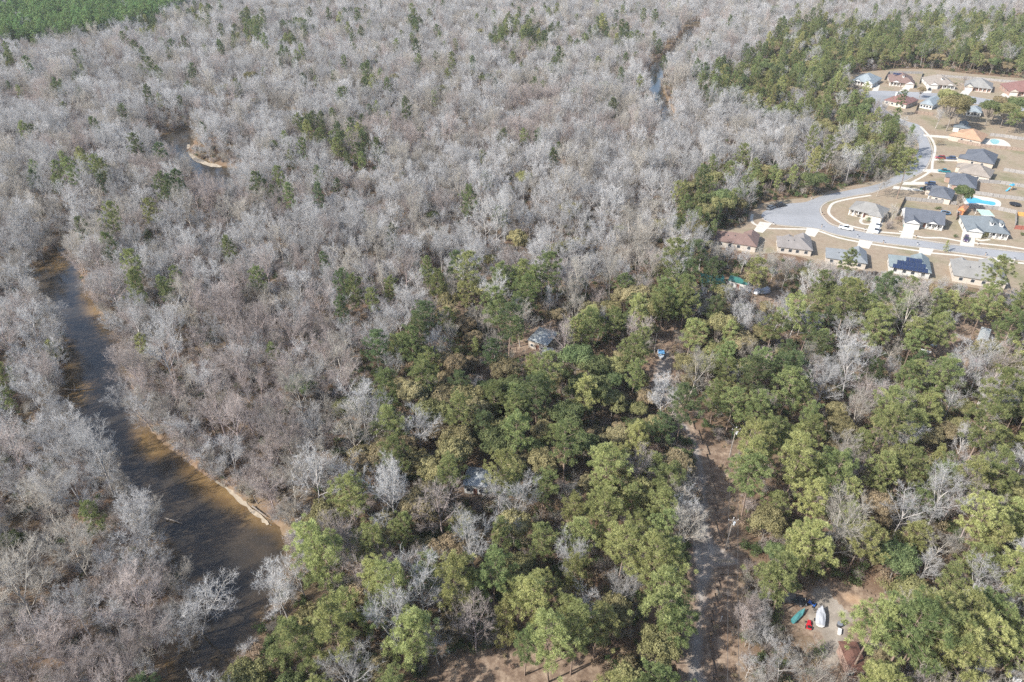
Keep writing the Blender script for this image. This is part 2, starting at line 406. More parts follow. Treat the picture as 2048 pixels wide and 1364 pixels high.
def seg_dist(px, py, poly, closed=True):
    d = np.full(px.shape, 1e9); n = len(poly)
    for i in range(n if closed else n - 1):
        ax, ay = poly[i][:2]; bx, by = poly[(i + 1) % n][:2]; vx, vy = bx - ax, by - ay
        t = np.clip(((px - ax) * vx + (py - ay) * vy) / max(vx * vx + vy * vy, 1e-9), 0, 1)
        d = np.minimum(d, np.hypot(px - ax - t * vx, py - ay - t * vy))
    return d
def inside(px, py, poly):
    r = np.zeros(np.shape(px), bool); n = len(poly)
    for i in range(n):
        ax, ay = poly[i][:2]; bx, by = poly[(i + 1) % n][:2]
        if ay == by: continue
        c = ((ay > py) != (by > py)) & (px < (bx - ax) * (py - ay) / (by - ay) + ax); r ^= c
    return r
def sdist(px, py, poly): return np.where(inside(px, py, poly), -1, 1) * seg_dist(px, py, poly)
def river_sd(px, py): return np.min([sdist(px, py, q) for q in RIVER_POLYS], axis=0)

LAWN_PX = [(1418,482),(1440,462),(1490,448),(1496,428),(1520,408),(1560,400),(1610,396),(1700,372),(1755,360),(1792,344),(1815,322),(1822,290),(1822,262),(1800,250),(1770,225),(1735,205),(1732,176),(1700,168),(1698,148),(1745,142),(1800,138),(1860,138),(1925,146),(2010,154),(2110,162),(2160,170),(2160,600),(2040,598),(2000,586),(1900,566),(1860,562),(1770,545),(1730,542),(1640,530),(1610,516),(1560,505),(1500,510)]
CLEARINGS = [wpoly(q) for q in ([(1300,700),(1316,640),(1378,626),(1352,700),(1352,745),(1305,760)], [(1560,1180),(1625,1160),(1740,1178),(1800,1178),(1850,1200),(1780,1225),(1740,1250),(1735,1345),(1790,1345),(1830,1400),(1650,1400),(1640,1270),(1580,1270),(1545,1215)], [(860,1325),(960,1295),(1070,1270),(1200,1290),(1210,1340),(1130,1420),(860,1420)], [(1400,600),(1400,570),(1500,590),(1560,580),(1590,600),(1540,625),(1440,615)], [(1830,640),(1960,620),(2048,660),(2048,700),(2020,760),(1930,740),(1830,720)], [(1010,720),(1020,640),(1130,640),(1130,720)], [(1395,890),(1476,880),(1484,1000),(1484,1180),(1490,1260),(1485,1420),(1340,1420),(1350,1290),(1385,1230),(1375,1110),(1395,990)], [(900,1000),(900,930),(1010,930),(1010,1000)], [(830,620),(860,600),(930,600),(930,640),(850,650)])]
xs = np.concatenate([np.linspace(-6000, -640, 18)[:-1], np.arange(-640, 20, 2.5), np.arange(20, 170, 1.0), np.arange(170, 640.1, 2.5), np.linspace(640, 6000, 18)[1:]])
ys = np.concatenate([np.linspace(-3000, 30, 12)[:-1], np.arange(30, 60, 2.5), np.arange(60, 240, 1.25), np.arange(240, 960.1, 2.5), np.linspace(960, 12000, 22)[1:]])
gx, gy = np.meshgrid(xs, ys); fx, fy = gx.ravel(), gy.ravel()
near = (np.abs(fx) < 660) & (fy > 20) & (fy < 970)
rd = np.full(fx.shape, 99.); rd[near] = river_sd(fx[near], fy[near])
wob = .6 * np.sin(fx * .31 + fy * .17) + .5 * np.sin(fx * .13 - fy * .41)
t = np.clip((rd + 1.2 + wob * .4) / 3.4, 0, 1); fz = -2.3 * (1 - t * t * (3 - 2 * t))
lm = np.zeros(fx.shape, bool); lm[near] = inside(fx[near], fy[near], wpoly(LAWN_PX))
ld = np.full(fx.shape, 99.); ld[near] = seg_dist(fx[near], fy[near], wpoly(LAWN_PX))
fz += np.where(rd > 4, np.clip((rd - 4) / 12, 0, 1) * np.clip(ld / 25, 0, 1) * ~lm * .35 * (np.sin(fx * .07) * np.sin(fy * .055 + 1) - 1), 0)
clr = np.zeros(fx.shape)
for q in CLEARINGS: clr[near] = np.maximum(clr[near], np.clip(-sdist(fx[near], fy[near], q) / 5 + .5, 0, 1))
nx, ny = len(xs), len(ys)
ii = (np.arange(ny - 1)[:, None] * nx + np.arange(nx - 1)[None, :]).ravel()
me = fast_mesh('ground', np.stack([fx, fy, fz], 1), np.stack([ii, ii + 1, ii + 1 + nx, ii + nx], 1), {'bank': ('POINT', np.clip(1 - rd / 7, 0, 1)), 'clearing': ('POINT', clr)})
m, nt, out = newmat('leaf_litter')
b = N(nt, 'ShaderNodeBsdfDiffuse')
base = ramp(nt, noise(nt, .35, 6, .7), [(.25, (.075, .048, .032)), (.5, (.14, .092, .062)), (.75, (.20, .15, .105))])
pat = ramp(nt, noise(nt, .035, 3), [(.4, (0, 0, 0)), (.62, (1, 1, 1))])
base = mixc(nt, mixc(nt, .5, (0, 0, 0), pat), base, (.115, .10, .06))
red = ramp(nt, noise(nt, .5, 6, .75), [(.3, (.085, .058, .042)), (.48, (.165, .118, .085)), (.70, (.33, .255, .185))])
at = N(nt, 'ShaderNodeAttribute', attribute_name='clearing')
base = mixc(nt, at.outputs['Fac'], base, red)
sand = ramp(nt, noise(nt, .6, 5), [(.3, (.15, .10, .06)), (.7, (.32, .235, .15))])
ab = N(nt, 'ShaderNodeAttribute', attribute_name='bank')
bf = N(nt, 'ShaderNodeMath', operation='MULTIPLY'); nt.links.new(ab.outputs['Fac'], bf.inputs[0]); nt.links.new(noise(nt, .12, 3), bf.inputs[1])
bf2 = N(nt, 'ShaderNodeMath', operation='MULTIPLY', i_1=.4, use_clamp=True); nt.links.new(bf.outputs[0], bf2.inputs[0])
base = mixc(nt, bf2.outputs[0], base, sand)
nt.links.new(base, b.inputs[0]); nt.links.new(b.outputs[0], out.inputs[0])
me.materials.append(m)
go_ = bpy.data.objects.new('ground', me); C.objects.link(go_); tag(go_, 'brown forest floor of fallen leaves', kind='structure')

def ground_z(x, y):
    i = min(max(np.searchsorted(xs, x) - 1, 0), nx - 2); j = min(max(np.searchsorted(ys, y) - 1, 0), ny - 2)
    u, v = (x - xs[i]) / (xs[i + 1] - xs[i]), (y - ys[j]) / (ys[j + 1] - ys[j]); z = lambda a, b_: fz[b_ * nx + a]
    return float((z(i, j) * (1 - u) + z(i + 1, j) * u) * (1 - v) + (z(i, j + 1) * (1 - u) + z(i + 1, j + 1) * u) * v)

def smooth_line(pts, k=6, closed=False):
    """Catmull-Rom through points"""
    n = len(pts); o = []
    for i in range(n if closed else n - 1):
        g = lambda q: Vector(pts[q % n]) if closed else Vector(pts[min(max(q, 0), n - 1)])
        a, b_, c, d = g(i - 1), g(i), g(i + 1), g(i + 2)
        for j in range(k):
            s = j / k; o.append(.5 * ((2 * b_) + (c - a) * s + (2 * a - 5 * b_ + 4 * c - d) * s * s + (3 * b_ - a - 3 * c + d) * s ** 3))
    if not closed: o.append(Vector(pts[-1]))
    return o

def sheet(name, polys, z, mat, label=None, kind='structure', thick=0.0):
    """flat outlines (world xy) as one object; thick > 0 gives them an edge"""
    bm = bmesh.new()
    for poly in polys:
        f = bm.faces.new([bm.verts.new((p[0], p[1], z)) for p in poly])
        f.normal_update()
        if f.normal.z < 0: f.normal_flip()
        if thick:
            r_ = bmesh.ops.extrude_face_region(bm, geom=[f]); vs = [e for e in r_['geom'] if isinstance(e, bmesh.types.BMVert)]
            for v in vs: v.co.z += thick
    if thick: bmesh.ops.recalc_face_normals(bm, faces=bm.faces)
    bmesh.ops.triangulate(bm, faces=[f for f in bm.faces if len(f.verts) > 4])
    me = bpy.data.meshes.new(name); bm.to_mesh(me); bm.free(); me.materials.append(mat)
    o = bpy.data.objects.new(name, me); C.objects.link(o); return tag(o, label, kind=kind)

def strip(line, w):
    """outline of a band of width w along world points"""
    L_, R_ = [], []
    for i, p in enumerate(line):
        a, b_ = line[max(i - 1, 0)], line[min(i + 1, len(line) - 1)]; d = Vector((b_[0] - a[0], b_[1] - a[1])).normalized(); n = Vector((-d.y, d.x)) * w / 2
        L_.append((p[0] + n.x, p[1] + n.y)); R_.append((p[0] - n.x, p[1] - n.y))
    return L_, R_
def band(name, lines, w, z, mat, thick=0, label=None):
    mb = MB()
    for ln in lines:
        a, b_ = strip(ln, w)
        for i in range(len(a) - 1):
            q = [a[i], b_[i], b_[i + 1], a[i + 1]]
            if thick: mb.loft([[(x, y, z) for x, y in q], [(x, y, z + thick) for x, y in q]])
            else: mb.add([(x, y, z) for x, y in q], [(0, 1, 2, 3)])
    o = mb.build(name, mat); return tag(o, label, kind='structure')

# water: one sheet per bend, its bed carved into the ground; the colour follows how deep the bed lies
m, nt, out = newmat('river_water')
geo = N(nt, 'ShaderNodeNewGeometry')
b = N(nt, 'ShaderNodeBsdfPrincipled'); b.inputs['Roughness'].default_value = .07; b.inputs['IOR'].default_value = 1.33
sh = N(nt, 'ShaderNodeAttribute', attribute_name='shallow')
deep = ramp(nt, noise(nt, .09, 5, .65), [(.3, (.022, .020, .017)), (.5, (.036, .029, .021)), (.75, (.066, .048, .030))])
shal = ramp(nt, noise(nt, .2, 5), [(.3, (.15, .085, .030)), (.7, (.29, .185, .075))])
nt.links.new(mixc(nt, sh.outputs['Fac'], deep, shal), b.inputs['Base Color'])
bu = N(nt, 'ShaderNodeBump'); bu.inputs['Strength'].default_value = .12; bu.inputs['Distance'].default_value = .15
nt.links.new(noise(nt, 1.1, 3), bu.inputs['Height']); nt.links.new(bu.outputs[0], b.inputs['Normal']); nt.links.new(b.outputs[0], out.inputs[0])
wx0, wx1, wy0, wy1 = -480, 260, 40, 760
wxs, wys = np.arange(wx0, wx1, 2.0), np.arange(wy0, wy1, 2.0)
wgx, wgy = np.meshgrid(wxs, wys); wfx, wfy = wgx.ravel(), wgy.ravel()
wsd = river_sd(wfx, wfy)
sd1 = np.clip(1 + (wsd + .3) / 1.6, 0, 1) * .3
for q in SHALLOW: sd1 = np.maximum(sd1, np.clip(.4 - sdist(wfx, wfy, q) / 6, 0, .6))
ok_ = wsd < 4.5
idm = -np.ones(len(wfx), int); idm[ok_] = np.arange(ok_.sum())
jj = (np.arange(len(wys) - 1)[:, None] * len(wxs) + np.arange(len(wxs) - 1)[None, :]).ravel()
qd = np.stack([jj, jj + 1, jj + 1 + len(wxs), jj + len(wxs)], 1); qd = idm[qd]; qd = qd[(qd >= 0).all(1)]
me = fast_mesh('river', np.stack([wfx[ok_], wfy[ok_], np.full(ok_.sum(), WATER_Z)], 1), qd, {'shallow': ('POINT', sd1[ok_])})
me.materials.append(m); ro = bpy.data.objects.new('river', me); C.objects.link(ro); tag(ro, 'brown river winding through the bare woods', kind='structure')

# sand bar and pale shore strip
SAND = paint('sand', (.30, .25, .185), .95, var=.25, nscale=.7)
def ragged(px, amp=.9, z=0):
    r_ = random.Random(len(px)); o = []
    for p in smooth_line(wpoly(px, z), 5, True): o.append((p.x + r_.uniform(-amp, amp), p.y + r_.uniform(-amp, amp)))
    return o
sheet('river_shore', [ragged([(375,290),(380,291),(384,306),(402,319),(440,331),(436,335),(402,327),(378,310)], .5, -.9)], -.93, SAND, 'pale sandbar on the inside of the river bend')
sheet('river_shore', [ragged([(400,925),(424,940),(460,972),(506,1016),(540,1046),(532,1046),(500,1022),(458,986),(420,950)], .35, -.9)], -.93, SAND, 'narrow pale sand strip along the right riverbank')

# lawns, asphalt, concrete
m, nt, out = newmat('dry_lawn'); b = N(nt, 'ShaderNodeBsdfDiffuse')
c1 = ramp(nt, noise(nt, .06, 5, .6), [(.34, (.265, .207, .152)), (.52, (.27, .222, .162)), (.68, (.19, .178, .11))])
c2 = ramp(nt, noise(nt, .5, 5, .7), [(.3, (.55, .52, .50)), (.7, (1, 1, 1))])
nt.links.new(mixc(nt, .6, c1, c2, 'MULTIPLY'), b.inputs[0]); nt.links.new(b.outputs[0], out.inputs[0]); LAWN = m
sheet('lawn_field', [wpoly(LAWN_PX)], .03, LAWN, 'tan winter lawns around the houses')
m, nt, out = newmat('asphalt'); b = N(nt, 'ShaderNodeBsdfPrincipled'); b.inputs['Roughness'].default_value = .85
c1 = ramp(nt, noise(nt, .05, 5, .65), [(.3, (.185, .187, .19)), (.5, (.235, .237, .24)), (.7, (.265, .266, .27))])
c2 = ramp(nt, noise(nt, .9, 5, .7), [(.3, (.82, .82, .82)), (.7, (1, 1, 1))])
nt.links.new(mixc(nt, .8, c1, c2, 'MULTIPLY'), b.inputs[0]); nt.links.new(b.outputs[0], out.inputs[0]); ASPH = m
ROAD = [(2160,521),(2048,506),(1948,495),(1889,488),(1824,478.5),(1756,470),(1704,459.5),(1665,451),(1649,439),(1640,426),(1640,415.5),(1647,407),(1662,400),(1700,392),(1741,385),(1760,378.5),(1809,361),(1820,355),(1844,342.7),(1855.6,327),(1862.7,307.5),(1860.6,290.6),(1853,274),(1844,258),(1836,249),(1812,242),(1790,232),(1772,220),(1764,208),(1768,202),(1800,199),(1865,200),(1924,205),(1987,214),(2060,226),(2160,240),(2160,222),(2047,208),(1987,200),(1924,190),(1865,186),(1802,183),(1744,181.6),(1728,190),(1728,206),(1742,222),(1766,238),(1796,248),(1816,254),(1826,266),(1836,284),(1838,298),(1833,309),(1823,320),(1795,348),(1756,368),(1700,380),(1649,390.5),(1627,398),(1609,404.5),(1571,408),(1544,416),(1528,423),(1523,430),(1525,436),(1533,441),(1545,446),(1562,449.5),(1612,454),(1640,458),(1668,467),(1720,478),(1760,484.4),(1839,494),(1907,503),(1980,513),(2048,521),(2160,537)]
road_w = smooth_line(wpoly(ROAD), 4, True)
sheet('road', [road_w], .04, ASPH, 'pale grey asphalt street with a wide cul-de-sac')
CONC = paint('concrete', (.43, .40, .345), .9, var=.10, nscale=.6)
KERB = paint('kerb_concrete', (.34, .32, .285), .9, var=.1, nscale=.6)
lines = [[Vector(q) for q in wpoly(p_)] for p_ in ([(2160,519),(2048,504.6),(1948,493.6),(1889,486.6),(1824,477),(1756,468.5),(1704,458),(1667,450),(1651,438.5),(1642,426),(1642,415.5),(1649,407.5),(1664,401),(1700,393.2),(1742,386.3),(1762,379.5),(1811,362),(1822,356),(1846,343.7),(1857.6,327.5),(1864.7,307.5),(1862.6,290.2),(1855,274)],
    [(1524,437),(1533,442.4),(1545,447.4),(1562,451),(1612,455.4),(1640,459.4),(1668,468.4),(1720,479.4),(1760,485.8),(1839,495.4),(1907,504.4),(1980,514.4),(2048,522.4),(2160,538.4)])]
band('road_kerb', [smooth_line(l, 4) for l in lines], .45, .0, KERB, .13, 'pale concrete kerb along the street')
WALKS = [[(1742,391),(1709,396),(1682,401.5),(1666,407),(1659,415.5),(1657.5,426),(1665,434.5),(1681,445.5),(1697,451),(1735,459.5),(1761,464),(1800,467.4),(1826,471),(1851,475.5),(1885,476),(1921,482.6),(1949,486),(2009,492),(2048,498),(2120,508)],
         [(1505,428.6),(1503,439),(1506,446),(1514,450.5),(1534,456.5),(1580,458),(1612,458.7),(1637,462),(1675,475),(1717,484),(1742,488.3),(1760,491),(1838,502),(1862,506),(1912,510.5),(1942,514.3),(1976,519),(2002,522.4),(2048,527),(2120,537)],
         [(1841,253),(1861,275),(1869.7,292),(1869,307.5),(1865,324),(1863.4,341),(1857,345.5),(1844,354),(1816,368.7)],
         [(1736,441),(1726,437),(1721,443),(1727,448),(1742,449)], [(1952,478),(1962,481),(1980,479)], [(1798,463),(1826,466)]]
band('pavement', [smooth_line(wpoly(l), 4) for l in WALKS], 1.25, .02, CONC, .06, 'narrow concrete footpath beside the street')
DRIVES = [[(1519.6,443.5),(1544.5,447),(1525.5,466),(1506.4,462.4)], [(1614,454.8),(1640,459),(1629.6,474),(1609,469.7)], [(1719,479),(1746,483),(1738,498),(1714,493)], [(1839,495.4),(1868,498),(1861,511),(1837,507)], [(1975,513.5),(2004,517),(2000,522.5),(1976,519.5)],
          [(1744,437.4),(1767.4,440.4),(1757,469),(1731.5,466)], [(1808,453),(1830.5,455),(1824.5,478),(1799,475.5)], [(1925,463),(1952,466.5),(1947.7,494.4),(1919,491.4)], [(1846,338.5),(1885,339),(1895,347.5),(1845,343.6)], [(1808,364),(1853,364),(1857,370),(1804,370)], [(1788,372),(1848,379),(1848,383),(1784,378)],
          [(1846,269),(1900,272.5),(1902,278),(1848,272.5)], [(1866,312),(1916,315),(1916,323),(1866,321)], [(1810,171),(1824,171),(1816,183),(1798,183)], [(1752,168),(1760,170),(1756,182),(1744,182)], [(1852,174),(1866,176),(1862,186),(1846,186)], [(1930,176),(1946,178),(1936,191),(1918,190)], [(2006,186),(2022,190),(2010,202),(1992,200)]]
sheet('driveway_pavement', [wpoly(d) for d in DRIVES], .02, CONC, 'pale concrete driveways', thick=.075)

# gravel track through the woods with its leaf-strewn verge
def softmat(name, stops, lo, hi):
    m, nt, out = newmat(name); b = N(nt, 'ShaderNodeBsdfDiffuse'); c1 = ramp(nt, noise(nt, .3, 6, .72), stops)
    c3 = ramp(nt, noise(nt, .5, 6, .75), [(.3, (.085, .058, .042)), (.48, (.165, .118, .085)), (.70, (.33, .255, .185))])
    e_ = N(nt, 'ShaderNodeAttribute', attribute_name='edge'); ad = N(nt, 'ShaderNodeMath', operation='MULTIPLY_ADD', i_1=.55); nt.links.new(e_.outputs['Fac'], ad.inputs[0]); nt.links.new(noise(nt, .28, 5, .7), ad.inputs[2])
    mk = ramp(nt, ad.outputs[0], [(lo, (0, 0, 0)), (hi, (1, 1, 1))])
    zero = N(nt, 'ShaderNodeMath', operation='MINIMUM'); e2 = N(nt, 'ShaderNodeMath', operation='MULTIPLY', i_1=4, use_clamp=True); nt.links.new(e_.outputs['Fac'], e2.inputs[0]); nt.links.new(mk, zero.inputs[0]); nt.links.new(e2.outputs[0], zero.inputs[1])
    nt.links.new(mixc(nt, zero.outputs[0], c3, c1), b.inputs[0]); nt.links.new(b.outputs[0], out.inputs[0]); return m
GRAV = softmat('gravel', [(.3, (.15, .125, .10)), (.5, (.235, .20, .17)), (.72, (.36, .325, .28))], .70, .98); YARDM = softmat('yard_dirt', [(.3, (.15, .125, .10)), (.5, (.23, .20, .165)), (.72, (.33, .29, .245))], .62, .92); SANDY = softmat('raw_sand', [(.3, (.22, .14, .085)), (.6, (.38, .27, .18))], .7, 1.0)
def soft_sheet(name, px, z, mat, label, cell=.8, soft=2.2):
    """a path whose margin fades into the leaf litter"""
    poly = [tuple(q[:2]) for q in smooth_line(wpoly(px), 4, True)]; X_ = np.arange(min(q[0] for q in poly), max(q[0] for q in poly) + cell, cell); Y_ = np.arange(min(q[1] for q in poly), max(q[1] for q in poly) + cell, cell)
    ax_, ay_ = np.meshgrid(X_, Y_); ax_, ay_ = ax_.ravel(), ay_.ravel(); s_ = sdist(ax_, ay_, poly); k_ = s_ < cell * 1.5
    im = -np.ones(len(ax_), int); im[k_] = np.arange(k_.sum()); j_ = (np.arange(len(Y_) - 1)[:, None] * len(X_) + np.arange(len(X_) - 1)[None, :]).ravel()
    q_ = im[np.stack([j_, j_ + 1, j_ + 1 + len(X_), j_ + len(X_)], 1)]; q_ = q_[(q_ >= 0).all(1)]
    me = fast_mesh(name, np.stack([ax_[k_], ay_[k_], np.full(k_.sum(), z)], 1), q_, {'edge': ('POINT', np.clip(-s_[k_] / soft, 0, 1))}); me.materials.append(mat)
    o = bpy.data.objects.new(name, me); C.objects.link(o); return tag(o, label, kind='structure')
soft_sheet('track_path', [(1322,700),(1350,705),(1352,735),(1350,770),(1356,810),(1382,850),(1404,890),(1416,940),(1424,1000),(1432,1070),(1462,1100),(1490,1118),(1482,1138),(1440,1146),(1424,1200),(1416,1260),(1416,1320),(1424,1420),(1362,1420),(1366,1300),(1380,1220),(1382,1150),(1376,1110),(1384,1060),(1390,990),(1384,930),(1368,880),(1340,840),(1310,805),(1300,780),(1302,745)], .03, GRAV, 'muted gravel track through the trees')
soft_sheet('yard_path', [(1620,1166),(1668,1170),(1704,1206),(1730,1230),(1712,1262),(1692,1292),(1688,1335),(1640,1335),(1632,1275),(1606,1262),(1600,1240),(1612,1200)], .03, YARDM, 'sandy drive into the cluttered yard')
soft_sheet('sand_ground', [(1655,1170),(1700,1172),(1750,1194),(1766,1214),(1720,1230),(1690,1212)], .05, SANDY, 'bare orange sand beside the yard drive', .6, 3)

# ------------------------------------------------------------------ where trees may stand
CLEAR = {  # photo areas that stay open to view
 'river': [(150,512),(160,556),(186,602),(208,645),(235,692),(258,742),(264,790),(274,838),(302,868),(345,905),(398,942),(452,980),(505,1016),(548,1050),(578,1090),(584,1118),(556,1160),(534,1200),(508,1235),(478,1280),(455,1330),(436,1370),(330,1370),(352,1332),(392,1285),(432,1232),(436,1192),(392,1150),(345,1108),(342,1060),(322,1012),(262,962),(242,902),(172,880),(146,832),(148,762),(152,702),(142,652),(108,612),(78,590),(66,562),(100,530)],
 'bend': [(314,276),(385,258),(390,272),(374,300),(390,318),(440,332),(486,346),(462,362),(440,380),(414,364),(372,322),(366,302),(335,288)],
 'far_bend': [(1296,154),(1318,154),(1316,184),(1340,222),(1340,238),(1326,236),(1308,202)],
 'homes': [(1424,480),(1446,458),(1496,446),(1504,424),(1530,406),(1600,396),(1700,374),(1755,361),(1790,345),(1820,320),(1834,300),(1842,268),(1834,244),(1808,240),(1798,226),(1778,206),(1744,200),(1742,182),(1758,172),(1706,166),(1705,150),(1712,145),(1750,148),(1792,142),(1860,144),(1900,150),(1960,156),(2160,166),(2160,578),(2020,584),(1960,572),(1900,558),(1856,556),(1772,540),(1730,540),(1650,522),(1616,514),(1576,508),(1510,506),(1426,488)],
 'road': [(1398,895),(1436,888),(1462,884),(1470,980),(1472,1150),(1466,1200),(1474,1290),(1468,1390),(1372,1390),(1378,1290),(1400,1236),(1398,1150),(1390,1110),(1400,1060),(1414,1000),(1406,940)],
 'upper_road': [(1302,770),(1308,690),(1322,644),(1372,632),(1348,690),(1352,740),(1330,780)],
 'yard': [(1560,1196),(1600,1180),(1640,1166),(1720,1180),(1790,1180),(1826,1194),(1780,1212),(1728,1226),(1692,1262),(1688,1300),(1722,1312),(1726,1345),(1680,1345),(1650,1292),(1640,1292),(1586,1280),(1552,1230)],
 'cabin_grey': [(1066,662),(1078,652),(1104,660),(1104,674),(1070,674)],
 'cabin_white': [(930,962),(938,938),(962,940),(960,964)],
 'sheds_green': [(1384,558),(1388,547),(1448,548),(1464,551),(1500,559),(1498,572),(1440,566)],
 'boat': [(1306,692),(1338,694),(1340,742),(1308,742)],
 'shed_white': [(1936,690),(1966,652),(1988,658),(1974,690),(1950,706)],
 'gap': [(1500,584),(1530,576),(1580,586),(1560,612),(1510,604)],
 'gap_right': [(1858,690),(1920,660),(1948,676),(1930,700),(1862,706)],
 'gap_low': [(880,1352),(960,1312),(1010,1312),(1000,1352),(1180,1310),(1200,1350),(1080,1385),(880,1385)],
}
CLEAR_P = list(CLEAR.values())
LAWN_W = wpoly(LAWN_PX)
NOBASE = [wpoly(LAWN_PX), wpoly([(1300,780),(1300,700),(1352,700),(1362,780),(1395,840),(1440,885),(1472,884),(1478,1160),(1484,1290),(1484,1400),(1362,1400),(1388,1230),(1384,1110),(1396,1000),(1390,900),(1330,810)]),
          wpoly([(1562,1200),(1600,1182),(1640,1166),(1740,1176),(1800,1190),(1830,1200),(1740,1240),(1740,1350),(1640,1350),(1630,1270),(1560,1250)]), wpoly([(1056,690),(1062,648),(1112,652),(1112,712),(1076,712)]), wpoly([(916,978),(930,925),(990,930),(984,985)]), wpoly([(1378,572),(1384,548),(1505,556),(1505,580)]), wpoly([(1936,700),(1964,650),(1992,656),(1978,700)])]

def in_poly(x, y, poly):
    c = False; j = len(poly) - 1
    for i in range(len(poly)):
        xi, yi = poly[i]; xj, yj = poly[j]
        if (yi > y) != (yj > y) and x < (xj - xi) * (y - yi) / (yj - yi) + xi: c = not c
        j = i
    return c
CL_BOX = [(min(p[0] for p in q), max(p[0] for p in q), min(p[1] for p in q), max(p[1] for p in q), q) for q in CLEAR_P]
def open_view(x, y, skip=0):
    for a, b_, c, d, q in CL_BOX[skip:]:
        if a <= x <= b_ and c <= y <= d and in_poly(x, y, q): return True
    return False

Z_PLANT = [(-200,-200),(372,-60),(372,2),(345,16),(280,40),(200,54),(100,70),(-200,82)]
Z_GREEN_FAR = [(1560,45),(1640,34),(1800,30),(2300,10),(2300,165),(2048,165),(1900,150),(1790,142),(1705,145),(1735,178),(1745,205),(1790,228),(1830,250),(1845,300),(1790,345),(1700,375),(1560,415),(1500,440),(1440,470),(1360,462),(1345,420),(1362,350),(1430,310),(1500,305),(1580,310),(1640,320),(1690,300),(1700,270),(1640,235),(1560,222),(1490,190),(1420,195),(1405,165),(1430,125),(1500,105)]
Z_GREEN = [(560,1400),(520,1400),(510,1260),(560,1190),(600,1090),(640,980),(660,880),(668,790),(700,720),(780,660),(850,610),(860,540),(880,510),(950,545),(1040,520),(1120,560),(1240,540),(1300,510),(1400,480),(1520,500),(1640,520),(1800,545),(2300,590),(2300,1500),(500,1500)]
Z_OAK = [(660,890),(680,720),(800,680),(960,660),(1060,700),(1290,690),(1310,800),(1340,900),(1180,900),(1000,880),(820,960),(700,960)]
Z_LOWPINE = [(640,960),(820,930),(1000,900),(1340,900),(1400,1364),(560,1400),(600,1120)]
Z_PALE = [(1380,240),(1440,200),(1560,235),(1640,250),(1690,280),(1640,310),(1500,300),(1420,310),(1360,350),(1340,420),(1240,480),(1000,480),(960,360),(1200,260)]
Z_PINKBANK = [(250,560),(420,520),(640,560),(700,700),(670,900),(600,1080),(540,1040),(300,850),(250,700)]
Z_PINKFAR = [(680,230),(760,228),(900,250),(1120,220),(1300,230),(1320,260),(1100,262),(900,275),(700,268)]
PINE_CLUMPS = [(185,340,38),(60,355,24),(110,345,20),(290,560,46),(265,520,26),(740,148,28),(620,245,30),(700,285,40),(745,300,20),(15,110,16),(105,165,20),(580,115,22),(300,55,22),(500,60,30),(590,60,26),(1010,70,30),(1075,70,30),(1110,120,24),(1200,60,24),(1240,70,24),(1020,270,14),(350,385,26),(290,440,22),(545,370,18),(30,690,24),(80,670,20),(270,655,14),(1430,160,36),(880,310,16),(850,250,16),(960,395,16),(400,30,24),(680,30,14),(830,45,16),(240,215,10),(172,230,10),(378,140,12),(770,570,40),(700,590,22),(720,580,26),(1010,540,40),(870,525,28),(1070,550,26),(950,585,30)]
def fbm(x, y, s, k):
    return (math.sin(x / s + k) * math.sin(y / s * 1.1 + 2 * k) + .6 * math.sin(x / s * 2.1 + y / s * .8 + 3 * k) * math.sin(y / s * 1.9 - x / s * .5 + k)) / 1.3

